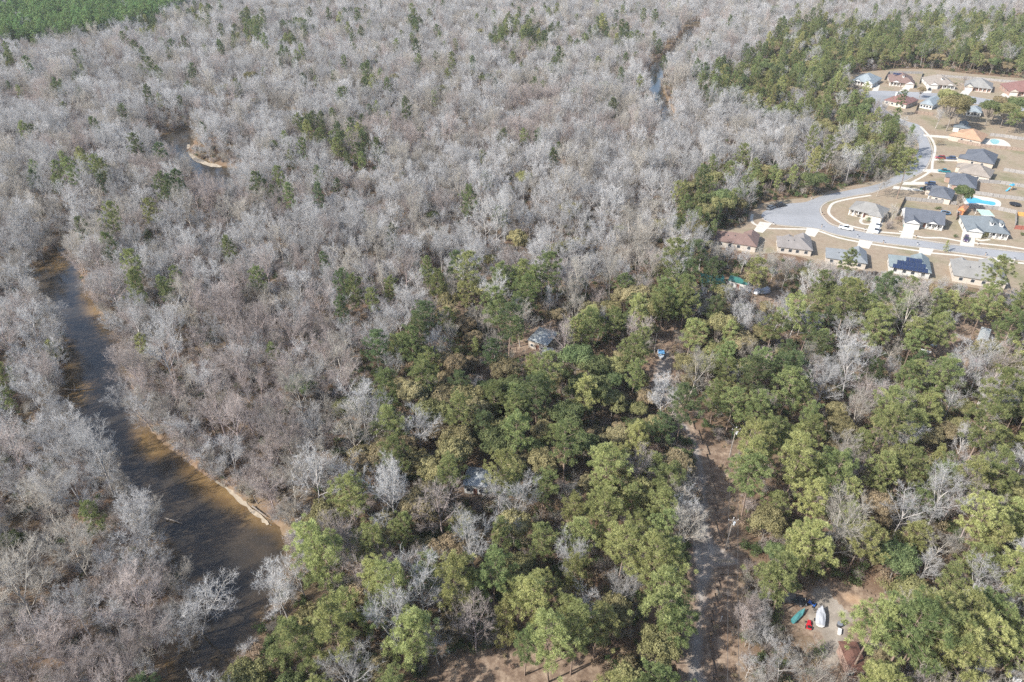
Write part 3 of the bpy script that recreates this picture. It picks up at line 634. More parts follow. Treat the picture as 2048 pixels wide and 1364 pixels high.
def species(u, v, x, y):
    q = rnd.random(); n = fbm(x, y, 17, 1.3); n2 = fbm(x, y, 26, 4.1)
    if in_poly(u, v, Z_PLANT): return ('plant', 'mid') if q < .96 else ('bare', 'grey')
    for a, b_, r_ in PINE_CLUMPS:
        if (u - a) ** 2 + ((v - b_) * 1.2) ** 2 < r_ * r_ and q < .6: return ('pine', 'dark' if v < 460 and rnd.random() < .6 else rnd.choice(('mid', 'mid', 'light')))
    if in_poly(u, v, Z_GREEN_FAR):
        q += n * .12
        if q < .45: return 'oak', ('olive' if n2 > .0 else 'brownish') if rnd.random() < .72 else 'deep'
        if q < .86: return 'pine', 'mid' if rnd.random() < .6 else rnd.choice(('light', 'dark'))
        if q < .89: return 'young', 'mid'
        return 'bare', rnd.choice(('grey', 'grey', 'tan'))
    if in_poly(u, v, Z_GREEN):
        q += n * .16
        if 1480 < u < 1610 and 840 < v < 1170: q = min(q, .69 * rnd.random())
        if in_poly(u, v, Z_OAK): a, b_ = .60, .84
        elif in_poly(u, v, Z_LOWPINE): a, b_ = .26, .80
        elif u > 1480: a, b_ = .20, .62
        else: a, b_ = .33, .68
        if q < a: return 'oak', ('brownish' if rnd.random() < .4 else 'olive') if n2 > -.15 else rnd.choice(('olive', 'deep', 'brownish'))
        if q < b_: return 'pine', rnd.choice(('light', 'light', 'mid', 'mid', 'light')) if v > 850 else rnd.choice(('light', 'mid', 'mid', 'dark'))
        if q < b_ + .02: return 'young', 'light'
        return 'bare', rnd.choice(('grey', 'grey', 'tan', 'pinkish'))
    if in_poly(u, v, Z_PINKBANK):
        if q < .985: return 'bare', rnd.choice(('pinkish', 'pinkish', 'pinkish', 'tan', 'grey'))
        return 'pine', 'mid'
    if in_poly(u, v, Z_PINKFAR): return 'bare', 'pinkish' if q < .75 else 'tan'
    if in_poly(u, v, Z_PALE):
        if u > 1000 and v > 330 and q > .93: return 'oak', 'olive'
        return ('bare', 'grey' if rnd.random() < .8 else 'tan') if q > .02 else ('pine', 'mid')
    if q < .045 + max(0, n2 - .5) * .12: return 'pine', 'dark' if rnd.random() < .55 else 'mid'
    if q < .065 and u > 420: return 'oak', rnd.choice(('olive', 'deep'))
    if q < .08 and v > 880: return 'oak', 'deep'
    return 'bare', ('pinkish' if n2 < -.7 else 'tan' if n > .4 else 'grey') if rnd.random() < .75 else rnd.choice(('grey', 'grey', 'tan', 'pinkish'))

# candidate spots: dart throwing on the ground the frame can see (and a margin round it)
def frame_pts():
    cell = 4.2; grid = {}; out_ = []
    def try_(x, y, dmin):
        i, j = int(x // cell), int(y // cell)
        for a in range(i - 2, i + 3):
            for b_ in range(j - 2, j + 3):
                for (px_, py_, dm) in grid.get((a, b_), ()):
                    if (px_ - x) ** 2 + (py_ - y) ** 2 < min(dmin, dm) ** 2: return False
        grid.setdefault((i, j), []).append((x, y, dmin)); return True
    r_ = np.random.default_rng(77); n = 190000
    X = r_.uniform(-720, 720, n); Y = r_.uniform(25, 985, n)
    half = np.abs(X) / np.maximum(Y * cp + CAM_H * sp, 1)
    for x, y in zip(X[half < .86], Y[half < .86]):
        u, v, d = P((x, y, 13))
        if -330 < u < 2290 and -190 < v < 1640:
            dm = 3.7 if in_poly(u, v, Z_PLANT) else 4.4 if in_poly(u, v, Z_GREEN) or in_poly(u, v, Z_GREEN_FAR) else 5.1
            if try_(x, y, dm): out_.append((x, y))
    return out_
SPOTS = frame_pts()
sx, sy = np.array([p[0] for p in SPOTS]), np.array([p[1] for p in SPOTS])
srd = river_sd(sx, sy)
base_bad = srd < .3
for q in NOBASE: base_bad |= inside(sx, sy, q)
TREES = []          # dicts: kind, shape, tone, x, y, z, scale, rz, tilt
NSH = {'bare': 7, 'pine': 5, 'oak': 5, 'young': 2, 'plant': 5}
HT = {'bare': (15, 5.0), 'pine': (21, 4.8), 'oak': (13, 5.2), 'young': (13, 2.6), 'plant': (14, 2.6)}
def crown_blocks(kd, x, y, s):
    h, r_ = HT[kd][0] * s, HT[kd][1] * s * .6
    zlo = {'bare': .5, 'pine': .5, 'oak': .4, 'young': .2, 'plant': .5}[kd]
    for dx, z in ((0, h * .97), (0, h * .75), (-r_, h * .75), (r_, h * .75), (0, h * zlo), (-r_ * .7, h * zlo), (r_ * .7, h * zlo)):
        u, v, d = P((x + dx, y, z))
        if open_view(u, v, 3 if dx and z > h * .7 else 0): return True
    return False
nblocked = 0
for (x, y), bad in zip(SPOTS, base_bad):
    if bad: continue
    h0 = 13
    u, v, d = P((x, y, h0)); kd, tone = species(u, v, x, y)
    s = {'bare': rnd.choice((rnd.uniform(.5, .85), rnd.uniform(.7, 1.15))), 'pine': rnd.uniform(.58, .98), 'oak': rnd.uniform(.48, .92), 'young': rnd.uniform(.6, 1.1), 'plant': rnd.uniform(.9, 1.1)}[kd]
    if crown_blocks(kd, x, y, s):
        nblocked += 1
        s *= .5
        if kd in ('plant', 'pine') or crown_blocks(kd, x, y, s): continue
    if kd == 'plant': kd2, tone, s2 = 'pine', 'fresh', s * .72
    else: kd2, s2 = kd, s
    TREES.append(dict(kind=kd2, plant=kd == 'plant', shape=rnd.randrange(NSH[kd2]), tone=tone, x=x, y=y, s=s2, rz=rnd.uniform(0, 6.28), tilt=(rnd.gauss(0, .045), rnd.gauss(0, .045)), sv=rnd.uniform(.88, 1.12) * (1.35 if kd == 'pine' and not in_poly(u, v, Z_GREEN) else 1.3 if kd == 'plant' else 1)))
    if kd == 'pine' and not in_poly(u, v, Z_GREEN): TREES[-1]['s'] *= .74

# trees along the very edge of the water, leaning out over it
def bank_row(px, away, tones):
    ln = smooth_line(wpoly(px, WATER_Z), 8); acc = 0
    for a, b_ in zip(ln, ln[1:]):
        d_ = Vector((b_.x - a.x, b_.y - a.y)); acc += d_.length
        if acc < 2.6: continue
        acc = rnd.uniform(-1, .6); n_ = Vector((-d_.y, d_.x)).normalized() * away; o_ = rnd.uniform(1.6, 3.4)
        x, y = a.x + n_.x * o_, a.y + n_.y * o_; q = rnd.random(); s = rnd.uniform(.36, .72)
        if not (20 < y < 900): continue
        tl = rnd.uniform(.05, .28); hh = 15 * s
        if rnd.random() < .8 and any(in_poly(*P((x - n_.x * away * 0 - n_.x * tl * hh * f_, y - n_.y * tl * hh * f_, hh * f_))[:2], CLEAR['river'] if y < 260 else CLEAR['bend']) for f_ in (.6, 1)): continue
        TREES.append(dict(kind='bare', plant=False, shape=rnd.randrange(7), tone=rnd.choice(tones), x=x, y=y, s=s, rz=0 if q < 2 else 0, tilt=(n_.y * tl, -n_.x * tl), sv=rnd.uniform(.85, 1.05)))
def _out(px):
    ln = wpoly(px, WATER_Z); i = len(ln) // 2; a, b_ = Vector(ln[i]), Vector(ln[i + 1]); d_ = b_ - a; n_ = Vector((-d_.y, d_.x)).normalized() * 3; m_ = (a + b_) / 2 + n_
    return -1 if river_sd(np.array([m_.x]), np.array([m_.y]))[0] < 0 else 1
bank_row(RIVER_R[1:-1], _out(RIVER_R[1:-1]), ('pinkish', 'pinkish', 'tan', 'grey')); bank_row(RIVER_L[1:-1], _out(RIVER_L[1:-1]), ('grey', 'grey', 'tan'))

def stand(kd, tone, bx, by, s, shape=0, tilt=(0, 0), rz=None, note=None):
    """a tree known from the photo, its foot given on the ground there"""
    g = G(bx, by)
    TREES.append(dict(kind=kd, plant=False, shape=shape, tone=tone, x=g.x, y=g.y, s=s, rz=rnd.uniform(0, 6.28) if rz is None else rz, tilt=tilt, sv=1.0, note=note, fixed=True))
stand('pine', 'light', 1793.8, 397.5, .98, 2, note='tall lone pine with a long bare trunk on the lawn by the street')
stand('bare', 'tan', 1752, 394, .80, 3, note='thin tan tree at the street bend, left of the lone pine')
stand('oak', 'deep', 1913, 424, .85, 4, note='narrow dark evergreen tree between the fence and the blue pool')
stand('bare', 'tan', 1780, 452, .55, 3, note='small leafless tree beside the driveway with two white cars')
stand('young', 'light', 1889.5, 504, .40, 0, note='little bronze-green street tree on the verge of the road')
stand('pine', 'mid', 1962, 622, .95, 0, note='pine rising in front of the large light grey hip roof')
stand('pine', 'mid', 1686, 566, .72, 3, note='slim pine in front of the blue-grey roof south of the street')
stand('oak', 'olive', 1892, 262, 1.5, 2, note='huge spreading oak in front of the pale blue roof')
stand('oak', 'deep', 1910, 246, 1.3, 0, note='dark oak crowding the right side of the huge spreading oak')
stand('oak', 'olive', 1880, 236, 1.2, 4, note='olive oak close behind the huge spreading oak')
stand('oak', 'brownish', 1985, 240, 1.2, 1, note='brownish oak between the dark oaks behind the orange roof')
stand('oak', 'deep', 2020, 246, 1.2, 0, note='deep green oak right of the brownish oak above the pools')
stand('bare', 'grey', 1870, 258, .75, 1, note='bare tree under the huge spreading oak by the corner')
stand('oak', 'deep', 1970, 252, 1.15, 0, note='dark oak behind the orange-roofed house')
stand('oak', 'olive', 2000, 256, 1.05, 2, note='olive oak right behind the orange-roofed house')
stand('pine', 'mid', 2012, 268, .70, 1, note='pine with bare lower trunk at the back fence of the orange-roofed house')
stand('oak', 'olive', 2030, 262, 1.0, 1, note='oak at the picture edge behind the orange-roofed house')
stand('oak', 'deep', 2044, 252, 1.1, 4, note='dark oak at the right picture edge above the pools')
stand('oak', 'brownish', 1838, 196, .70, 3, note='brownish oak in front of the tan house of the top row')
stand('bare', 'pinkish', 1919, 182, .55, 2, note='small pinkish bare tree before the tan hip-roofed house of the top row')
stand('pine', 'dark', 1795, 232, .75, 4, note='dark pine in front of the brown-roofed house with no solar panels')
stand('young', 'mid', 1812, 306, 1.15, 0, note='dense dark conifer at the inside of the street curve')
for k_, (bx, by) in enumerate(((1748,356),(1762,352),(1776,346),(1790,344))): stand('young', 'light', bx, by, (1.0, 1.15, .95, 1.0)[k_], k_ % 2)
stand('oak', 'deep', 612, 812, 1.0, 3, note='round dark evergreen standing alone among the pinkish bare trees')
stand('bare', 'grey', 108, 668, .85, 3, (.10, .35), note='pale bare tree leaning far out over the narrow upper river')
stand('bare', 'grey', 292, 1082, .92, 4, (0, .05), note='broad silvery bare tree at the water edge beside the sunken branch')
stand('bare', 'grey', 398, 1262, 1.0, 5, (.05, .30), note='large silvery bare tree leaning over the lowest stretch of river')
stand('bare', 'grey', 352, 1300, .85, 6, (.02, .28), note='bare tree with forked white limbs leaning over the river foot')
stand('bare', 'grey', 290, 838, .75, 1, (0, -.35), note='bare tree leaning left over the middle river from the right bank')
for k_, (bx, by, s_) in enumerate(((1318,676,.8),(1332,668,.85),(1348,660,.9),(1362,655,.8),(1316,655,.9))): stand('pine', 'mid', bx, by, s_, k_ % 5)
stand('pine', 'light', 1700, 1348, 1.0, 0, note='tall pine whose crown hides part of the brown metal roof')
stand('pine', 'mid', 1758, 1362, 1.1, 2, note='pine with a pale trunk right of the brown metal roof')
stand('pine', 'light', 1790, 1350, 1.12, 4); stand('pine', 'mid', 1830, 1365, 1.1, 1); stand('pine', 'light', 1860, 1380, 1.05, 3)
for k_ in range(28):    # grey thicket between the track and the yard
    stand('bare', rnd.choice(('grey', 'tan', 'pinkish')), rnd.uniform(1488, 1536), rnd.uniform(1150, 1400), rnd.uniform(.24, .46), rnd.randrange(7)); TREES[-1].pop('fixed')
# keep the white cabin's roof and the foot of the river open to view
def hides(t_, poly, zs=(.35, .5, .65, .8, .97)):
    h, r_ = HT[t_['kind']][0] * t_['s'] * t_['sv'], HT[t_['kind']][1] * t_['s'] * .55
    return any(in_poly(*P((t_['x'] + dx, t_['y'], h * f_))[:2], poly) for f_ in zs for dx in (-r_, 0, r_))
ROOF_ = [(926,964),(936,934),(966,937),(962,968)]; FOOT_ = [(440,1200),(530,1215),(505,1250),(470,1300),(440,1380),(330,1380),(350,1335),(400,1285)]
TREES = [t_ for t_ in TREES if t_.get('note') or not (hides(t_, ROOF_) or t_['y'] < 130 and t_['x'] < 0 and hides(t_, FOOT_, (.6, .85)))]

# ------------------------------------------------------------------ trees: the largest in view one by one, the rest as woods
LANDMARKS = [('the lowest river stretch', 420, 1290), ('the sunken river branch', 345, 1040), ('the riverbank sand strip', 480, 985), ('the driftwood in mid river', 150, 785), ('the narrow upper river', 110, 545),
    ('the river bend with the sandbar', 400, 310), ('the white-roofed cabin', 950, 950), ('the grey-roofed cabin', 1088, 672), ('the green-roofed sheds', 1450, 558), ('the boat on the track', 1321, 711),
    ('the tall trackside pole', 1455, 1080), ('the upper power pole', 1460, 885), ('the gravel crossing', 1420, 1135), ('the silver covered boat', 1640, 1235), ('the brown metal roof', 1705, 1310),
    ('the white shed among pines', 1965, 670), ('the house with rooftop panels', 1815, 530), ('the house by the cul-de-sac', 1470, 480), ('the cul-de-sac', 1570, 425), ('the large grey hip roof', 1960, 545),
    ('the orange-roofed house', 1940, 270), ('the plantation edge', 200, 55), ('the far river channel', 1320, 205), ('the leaf-strewn clearing', 1030, 1325), ('the lone round evergreen', 612, 760), ('the street bend', 1800, 350)]
SIDES = ['right of', 'below-right of', 'below', 'below-left of', 'left of', 'above-left of', 'above', 'above-right of']
ORD = 'first second third fourth fifth sixth seventh eighth ninth tenth eleventh twelfth thirteenth fourteenth fifteenth sixteenth'.split()
NUM = 'one two three four five six seven eight nine ten eleven twelve thirteen fourteen fifteen sixteen'.split()
LOOK = {('bare', 'grey'): 'silver-grey bare tree', ('bare', 'tan'): 'tan bare tree', ('bare', 'pinkish'): 'pinkish bare tree', ('pine', 'light'): 'yellow-green pine', ('pine', 'mid'): 'mid-green pine', ('pine', 'dark'): 'dark green pine', ('pine', 'fresh'): 'fresh green pine',
        ('oak', 'olive'): 'olive evergreen tree', ('oak', 'brownish'): 'brown-green evergreen tree', ('oak', 'deep'): 'deep green evergreen tree', ('young', 'light'): 'light conical young pine', ('young', 'mid'): 'green conical young pine'}
NAME = {'bare': 'bare_tree', 'pine': 'pine_tree', 'oak': 'evergreen_tree', 'young': 'young_pine'}
for t_ in TREES:
    h = HT[t_['kind']][0] * t_['s']; t_['z'] = ground_z(t_['x'], t_['y']) - .1
    t_['u'], t_['v'], t_['d'] = P((t_['x'], t_['y'], h * .75)); t_['size'] = HT[t_['kind']][1] * t_['s'] / t_['d']
pick = []
for kd in ('bare', 'pine', 'oak', 'young'):
    c = [t_ for t_ in TREES if t_['kind'] == kd and not t_['plant'] and 12 < t_['u'] < 2036 and 14 < t_['v'] < 1352]
    c.sort(key=lambda t_: (-bool(t_.get('fixed')), -t_['size'])); pick += c[:298]
buckets = {}
for t_ in pick:
    t_['single'] = True
    if t_.get('note'): continue
    nm, lx, ly = min(LANDMARKS, key=lambda q: (q[1] - t_['u']) ** 2 + ((q[2] - t_['v']) * 1.1) ** 2)
    sd = SIDES[int(((math.degrees(math.atan2(t_['v'] - ly, t_['u'] - lx)) + 22.5) % 360) // 45)]
    sz = 'large' if t_['s'] > .88 else 'small' if t_['s'] < .7 else 'medium'
    if t_['kind'] == 'young': sz = ''
    buckets.setdefault((sz, LOOK[t_['kind'], t_['tone']], sd, nm), []).append(t_)
for (sz, lk, sd, nm), c in buckets.items():
    c.sort(key=lambda t_: t_['u']); head = (sz + ' ' + lk).strip()
    for i, t_ in enumerate(c):
        t_['note'] = '%s %s %s' % (head, sd, nm) if len(c) == 1 else '%s %s %s, %s from left' % (head, sd, nm, ORD[i]) if len(c) <= 16 else head
GROUPS = {'bare': 'leafless trees of the river woods', 'pine': 'pines standing in the woods', 'oak': 'evergreen hardwoods in the woods', 'young': 'young conical pines'}
for t_ in pick:
    a, b_, hh = PROTO[t_['kind'], t_['shape'], t_['tone']]
    e = empty(NAME[t_['kind']], t_['note'], 'pine' if t_['kind'] in ('pine', 'young') else 'tree', (t_['x'], t_['y'], t_['z']), 0, GROUPS[t_['kind']])
    e.rotation_euler = (*t_['tilt'], t_['rz']); e.scale = (t_['s'], t_['s'], t_['s'] * t_['sv'])
    if t_.get('fixed'): # the lean is given in world axes: turn first, lean after
        e.rotation_euler = (Matrix.Rotation(t_['tilt'][1], 3, 'Y') @ Matrix.Rotation(t_['tilt'][0], 3, 'X') @ Matrix.Rotation(t_['rz'], 3, 'Z')).to_euler()
    for nm, me in (('trunk', a), ('crown', b_)):
        o = bpy.data.objects.new(nm, me); C.objects.link(o); o.parent = e
rest = [t_ for t_ in TREES if not t_.get('single')]
def woods(name, sel, kinds, label, cat):
    sel = [t_ for t_ in rest if sel(t_)]
    keys = [(k, i, tn) for k in kinds for i in range(len(SHAPES[k])) for tn, _, _ in TONES[k]]
    protos = [joined('%s_shape' % name, *SHAPES[k][i], *[(b1, b2) for tn2, b1, b2 in TONES[k] if tn2 == tn][0]) for k, i, tn in keys]
    ix = {k: i for i, k in enumerate(keys)}
    scatter(name, protos, [(t_['x'], t_['y'], t_['z']) for t_ in sel], [ix[t_['kind'], t_['shape'], t_['tone']] for t_ in sel],
            [(*t_['tilt'], t_['rz']) for t_ in sel], [(t_['s'], t_['s'], t_['s'] * t_['sv']) for t_ in sel], label, cat)
    return len(sel)
cnt = [woods('bare_woods', lambda t_: t_['kind'] == 'bare', ('bare',), 'grey leafless hardwoods filling the river bottom', 'woods'),
       woods('pine_woods', lambda t_: t_['kind'] in ('pine', 'young') and not t_['plant'], ('pine', 'young'), 'scattered pines farther off among other trees', 'woods'),
       woods('evergreen_woods', lambda t_: t_['kind'] == 'oak', ('oak',), 'evergreen hardwoods farther off behind the street', 'woods'),
       woods('plantation_woods', lambda t_: t_['plant'], ('pine',), 'even green pine plantation in the far upper left corner', 'woods')]
print('TREES', len(TREES), 'single', len(pick), 'rest', cnt, 'blocked', nblocked, 'buckets', len(buckets), max(len(c) for c in buckets.values()))

# undergrowth below the trees
ub = [brush(500 + i, (1.4, 1.8, 1.1)[i % 3], (2.0, 2.6, 1.4)[i % 3]) for i in range(3)]
us = [stalks(520 + i, 1.8, (3.4, 4.4, 2.6)[i]) for i in range(3)]
uprot = [joined('undergrowth_shape', *ub[i], OAK_BARK, BRUSH_T[j]) for j in range(3) for i in range(3)] + [joined('undergrowth_shape', *us[i], BARK_T['tan'], TWIG_T[tn]) for i, tn in enumerate(('pinkish', 'tan', 'grey'))]
r_ = np.random.default_rng(8); n = 150000
X = r_.uniform(-480, 480, n); Y = r_.uniform(40, 620, n); ok = np.abs(X) / (Y * cp + CAM_H * sp) < .84
keep = r_.random(n) < np.clip(1.15 - Y / 620, .12, 1); ok &= keep
X, Y = X[ok], Y[ok]; bad = river_sd(X, Y) < .8
hard = NOBASE[:1] + [[p for p in q] for q in NOBASE[2:]]
for q in hard: bad |= inside(X, Y, q)
tr_in = inside(X, Y, NOBASE[1]); gr = inside(X, Y, wpoly([(1388,1150),(1392,1000),(1385,900),(1330,810),(1300,780),(1300,710),(1352,715),(1362,800),(1430,885),(1444,1000),(1450,1100),(1490,1115),(1490,1150),(1440,1160),(1410,1290),(1412,1400),(1345,1400)]))
cl_in = np.zeros(len(X), bool)
for q in CLEARINGS: cl_in |= inside(X, Y, q)
pts, idx, rot, scl = [], [], [], []
for i, (x, y) in enumerate(zip(X, Y)):
    if bad[i] or gr[i]: continue
    q = r_.random(); u, v, d = P((x, y, 1))
    if not (-200 < u < 2250 and v < 1500): continue
    if tr_in[i] or cl_in[i]:
        if q > .62 or open_view(u, v) and not tr_in[i]: continue
        k = r_.choice((0, 1, 2, 6, 7, 8, 6, 7, 9, 10)); s = r_.uniform(.2, .62)
    else:
        if open_view(*P((x, y, 3.2))[:2]): continue
        g = in_poly(u, v, Z_GREEN) or in_poly(u, v, Z_GREEN_FAR)
        k = r_.choice((0, 1, 2, 3, 4, 5, 3, 4, 5, 6, 7, 9, 10) if g else (0, 1, 9, 10, 11, 9, 10, 11, 9, 6, 3)); s = r_.uniform(.5, 1.25)
    pts.append((x, y, ground_z(x, y))); idx.append(int(k)); rot.append((0, 0, r_.uniform(0, 6.28))); scl.append((s, s, s * r_.uniform(.8, 1.2)))
scatter('undergrowth', uprot, pts, idx, rot, scl, 'brown and green undergrowth below the trees', 'undergrowth')
print('UNDERGROWTH', len(pts))

# ------------------------------------------------------------------ houses
def roofmat(name, col):
    m, nt, out = newmat(name); b = N(nt, 'ShaderNodeBsdfPrincipled'); b.inputs['Roughness'].default_value = .85; b.inputs['Specular IOR Level'].default_value = .25
    c1 = ramp(nt, noise(nt, .35, 5, .65), [(.3, tuple(x * .82 for x in col)), (.7, tuple(x * 1.14 for x in col))])
    w = N(nt, 'ShaderNodeTexWave', wave_type='BANDS', bands_direction='Z'); w.inputs['Scale'].default_value = 2.2; w.inputs['Distortion'].default_value = .6
    tc = N(nt, 'ShaderNodeTexCoord'); nt.links.new(tc.outputs['Object'], w.inputs['Vector'])
    c2 = ramp(nt, w.outputs['Fac'], [(0, (.86, .86, .86)), (.4, (1, 1, 1))])
    c3 = ramp(nt, noise(nt, 5, 2), [(.3, (.85, .85, .85)), (.7, (1.08, 1.08, 1.08))])
    c = mixc(nt, 1, mixc(nt, 1, c1, c2, 'MULTIPLY'), c3, 'MULTIPLY'); nt.links.new(c, b.inputs['Base Color']); nt.links.new(b.outputs[0], out.inputs[0]); return m
RF = {k: roofmat('shingles_' + k, tuple(.82 * q for q in c)) for k, c in dict(brown=(.20, .135, .115), taupe=(.235, .215, .20), bluegrey=(.21, .225, .235), teal=(.20, .235, .24), grey=(.245, .238, .222), charcoal=(.115, .125, .145), slate=(.16, .182, .195), tan=(.27, .235, .20), orange=(.40, .255, .165), red=(.215, .115, .10), pale=(.25, .285, .30)).items()}
WL = {k: paint('wall_' + k, c, .85, var=.08) for k, c in dict(cream=(.40, .355, .30), brick=(.28, .19, .15), white=(.45, .435, .405), beige=(.36, .31, .255)).items()}
WHITE = paint('white_trim', (.52, .51, .49), .6, var=.05); DARKGL = paint('window_glass', (.035, .042, .05), .12, var=.1, spec=.6); DOORC = paint('door_paint', (.16, .08, .06), .5)
GARD = paint('garage_panel', (.45, .43, .39), .6, var=.05); PANEL = paint('solar_glass', (.018, .028, .062), .15, spec=.6, var=.2, nscale=.8); VENTM = paint('vent_metal', (.10, .10, .11), .5, .3)
SH = paint('dark_shade_cloth', (.07, .07, .075), .9)

def hip(mb, x0, x1, y0, y1, z, k=.52, gx=(0, 0), gy=None):
    """hip roof over a rectangle; gx = 1 makes that end a gable"""
    w, d = x1 - x0, y1 - y0; f = .17
    b4 = [(x0, y0), (x1, y0), (x1, y1), (x0, y1)]
    vs = [(x, y, z) for x, y in b4] + [(x, y, z + f) for x, y in b4]
    fs = [(3, 2, 1, 0), (0, 1, 5, 4), (1, 2, 6, 5), (2, 3, 7, 6), (3, 0, 4, 7)]
    if gy is None and w >= d:
        h = z + f + d / 2 * k; ym = (y0 + y1) / 2
        vs += [(x0 + (0 if gx[0] else d / 2), ym, h), (x1 - (0 if gx[1] else d / 2), ym, h)]
        fs += [(4, 5, 9, 8), (6, 7, 8, 9), (5, 6, 9), (7, 4, 8)]
    else:
        g = gy or (0, 0); h = z + f + w / 2 * k; xm = (x0 + x1) / 2
        vs += [(xm, y0 + (0 if g[0] else w / 2), h), (xm, y1 - (0 if g[1] else w / 2), h)]
        fs += [(5, 6, 9, 8), (7, 4, 8, 9), (4, 5, 8), (6, 7, 9)]
    mb.add(vs, fs); return h

def window(parent, x, y, z, w, h, axis, sgn):
    """axis 'y': in a wall facing +-y; 'x': facing +-x"""
    t = .05
    f, p = MB(), MB()
    if axis == 'y':
        f.box(x - w / 2 - .08, x + w / 2 + .08, min(y, y + sgn * t), max(y, y + sgn * t), z - .08, z + h + .08)
        p.box(x - w / 2, x + w / 2, min(y + sgn * .02, y + sgn * (t + .012)), max(y + sgn * .02, y + sgn * (t + .012)), z, z + h)
    else:
        f.box(min(x, x + sgn * t), max(x, x + sgn * t), y - w / 2 - .08, y + w / 2 + .08, z - .08, z + h + .08)
        p.box(min(x + sgn * .02, x + sgn * (t + .012)), max(x + sgn * .02, x + sgn * (t + .012)), y - w / 2, y + w / 2, z, z + h)
    o = f.build('window', WHITE, parent); p.build('pane', DARKGL, o)

def gable_front(mb_roof, mb_gab, xc, w, y0, y1, z, k=.55):
    """gable wing roof whose pediment looks to -y"""
    hip(mb_roof, xc - w / 2, xc + w / 2, y0, y1, z, k, gy=(1, 1))
    h = w / 2 * k
    mb_gab.add([(xc - w / 2 + .5, y0 - .012, z + .17), (xc + w / 2 - .5, y0 - .012, z + .17), (xc, y0 - .012, z + .17 + h - .28), (xc - w / 2 + .5, y0 + .1, z + .17), (xc + w / 2 - .5, y0 + .1, z + .17), (xc, y0 + .1, z + .17 + h - .28)], [(0, 1, 2), (5, 4, 3), (0, 3, 4, 1), (1, 4, 5, 2), (2, 5, 3, 0)])

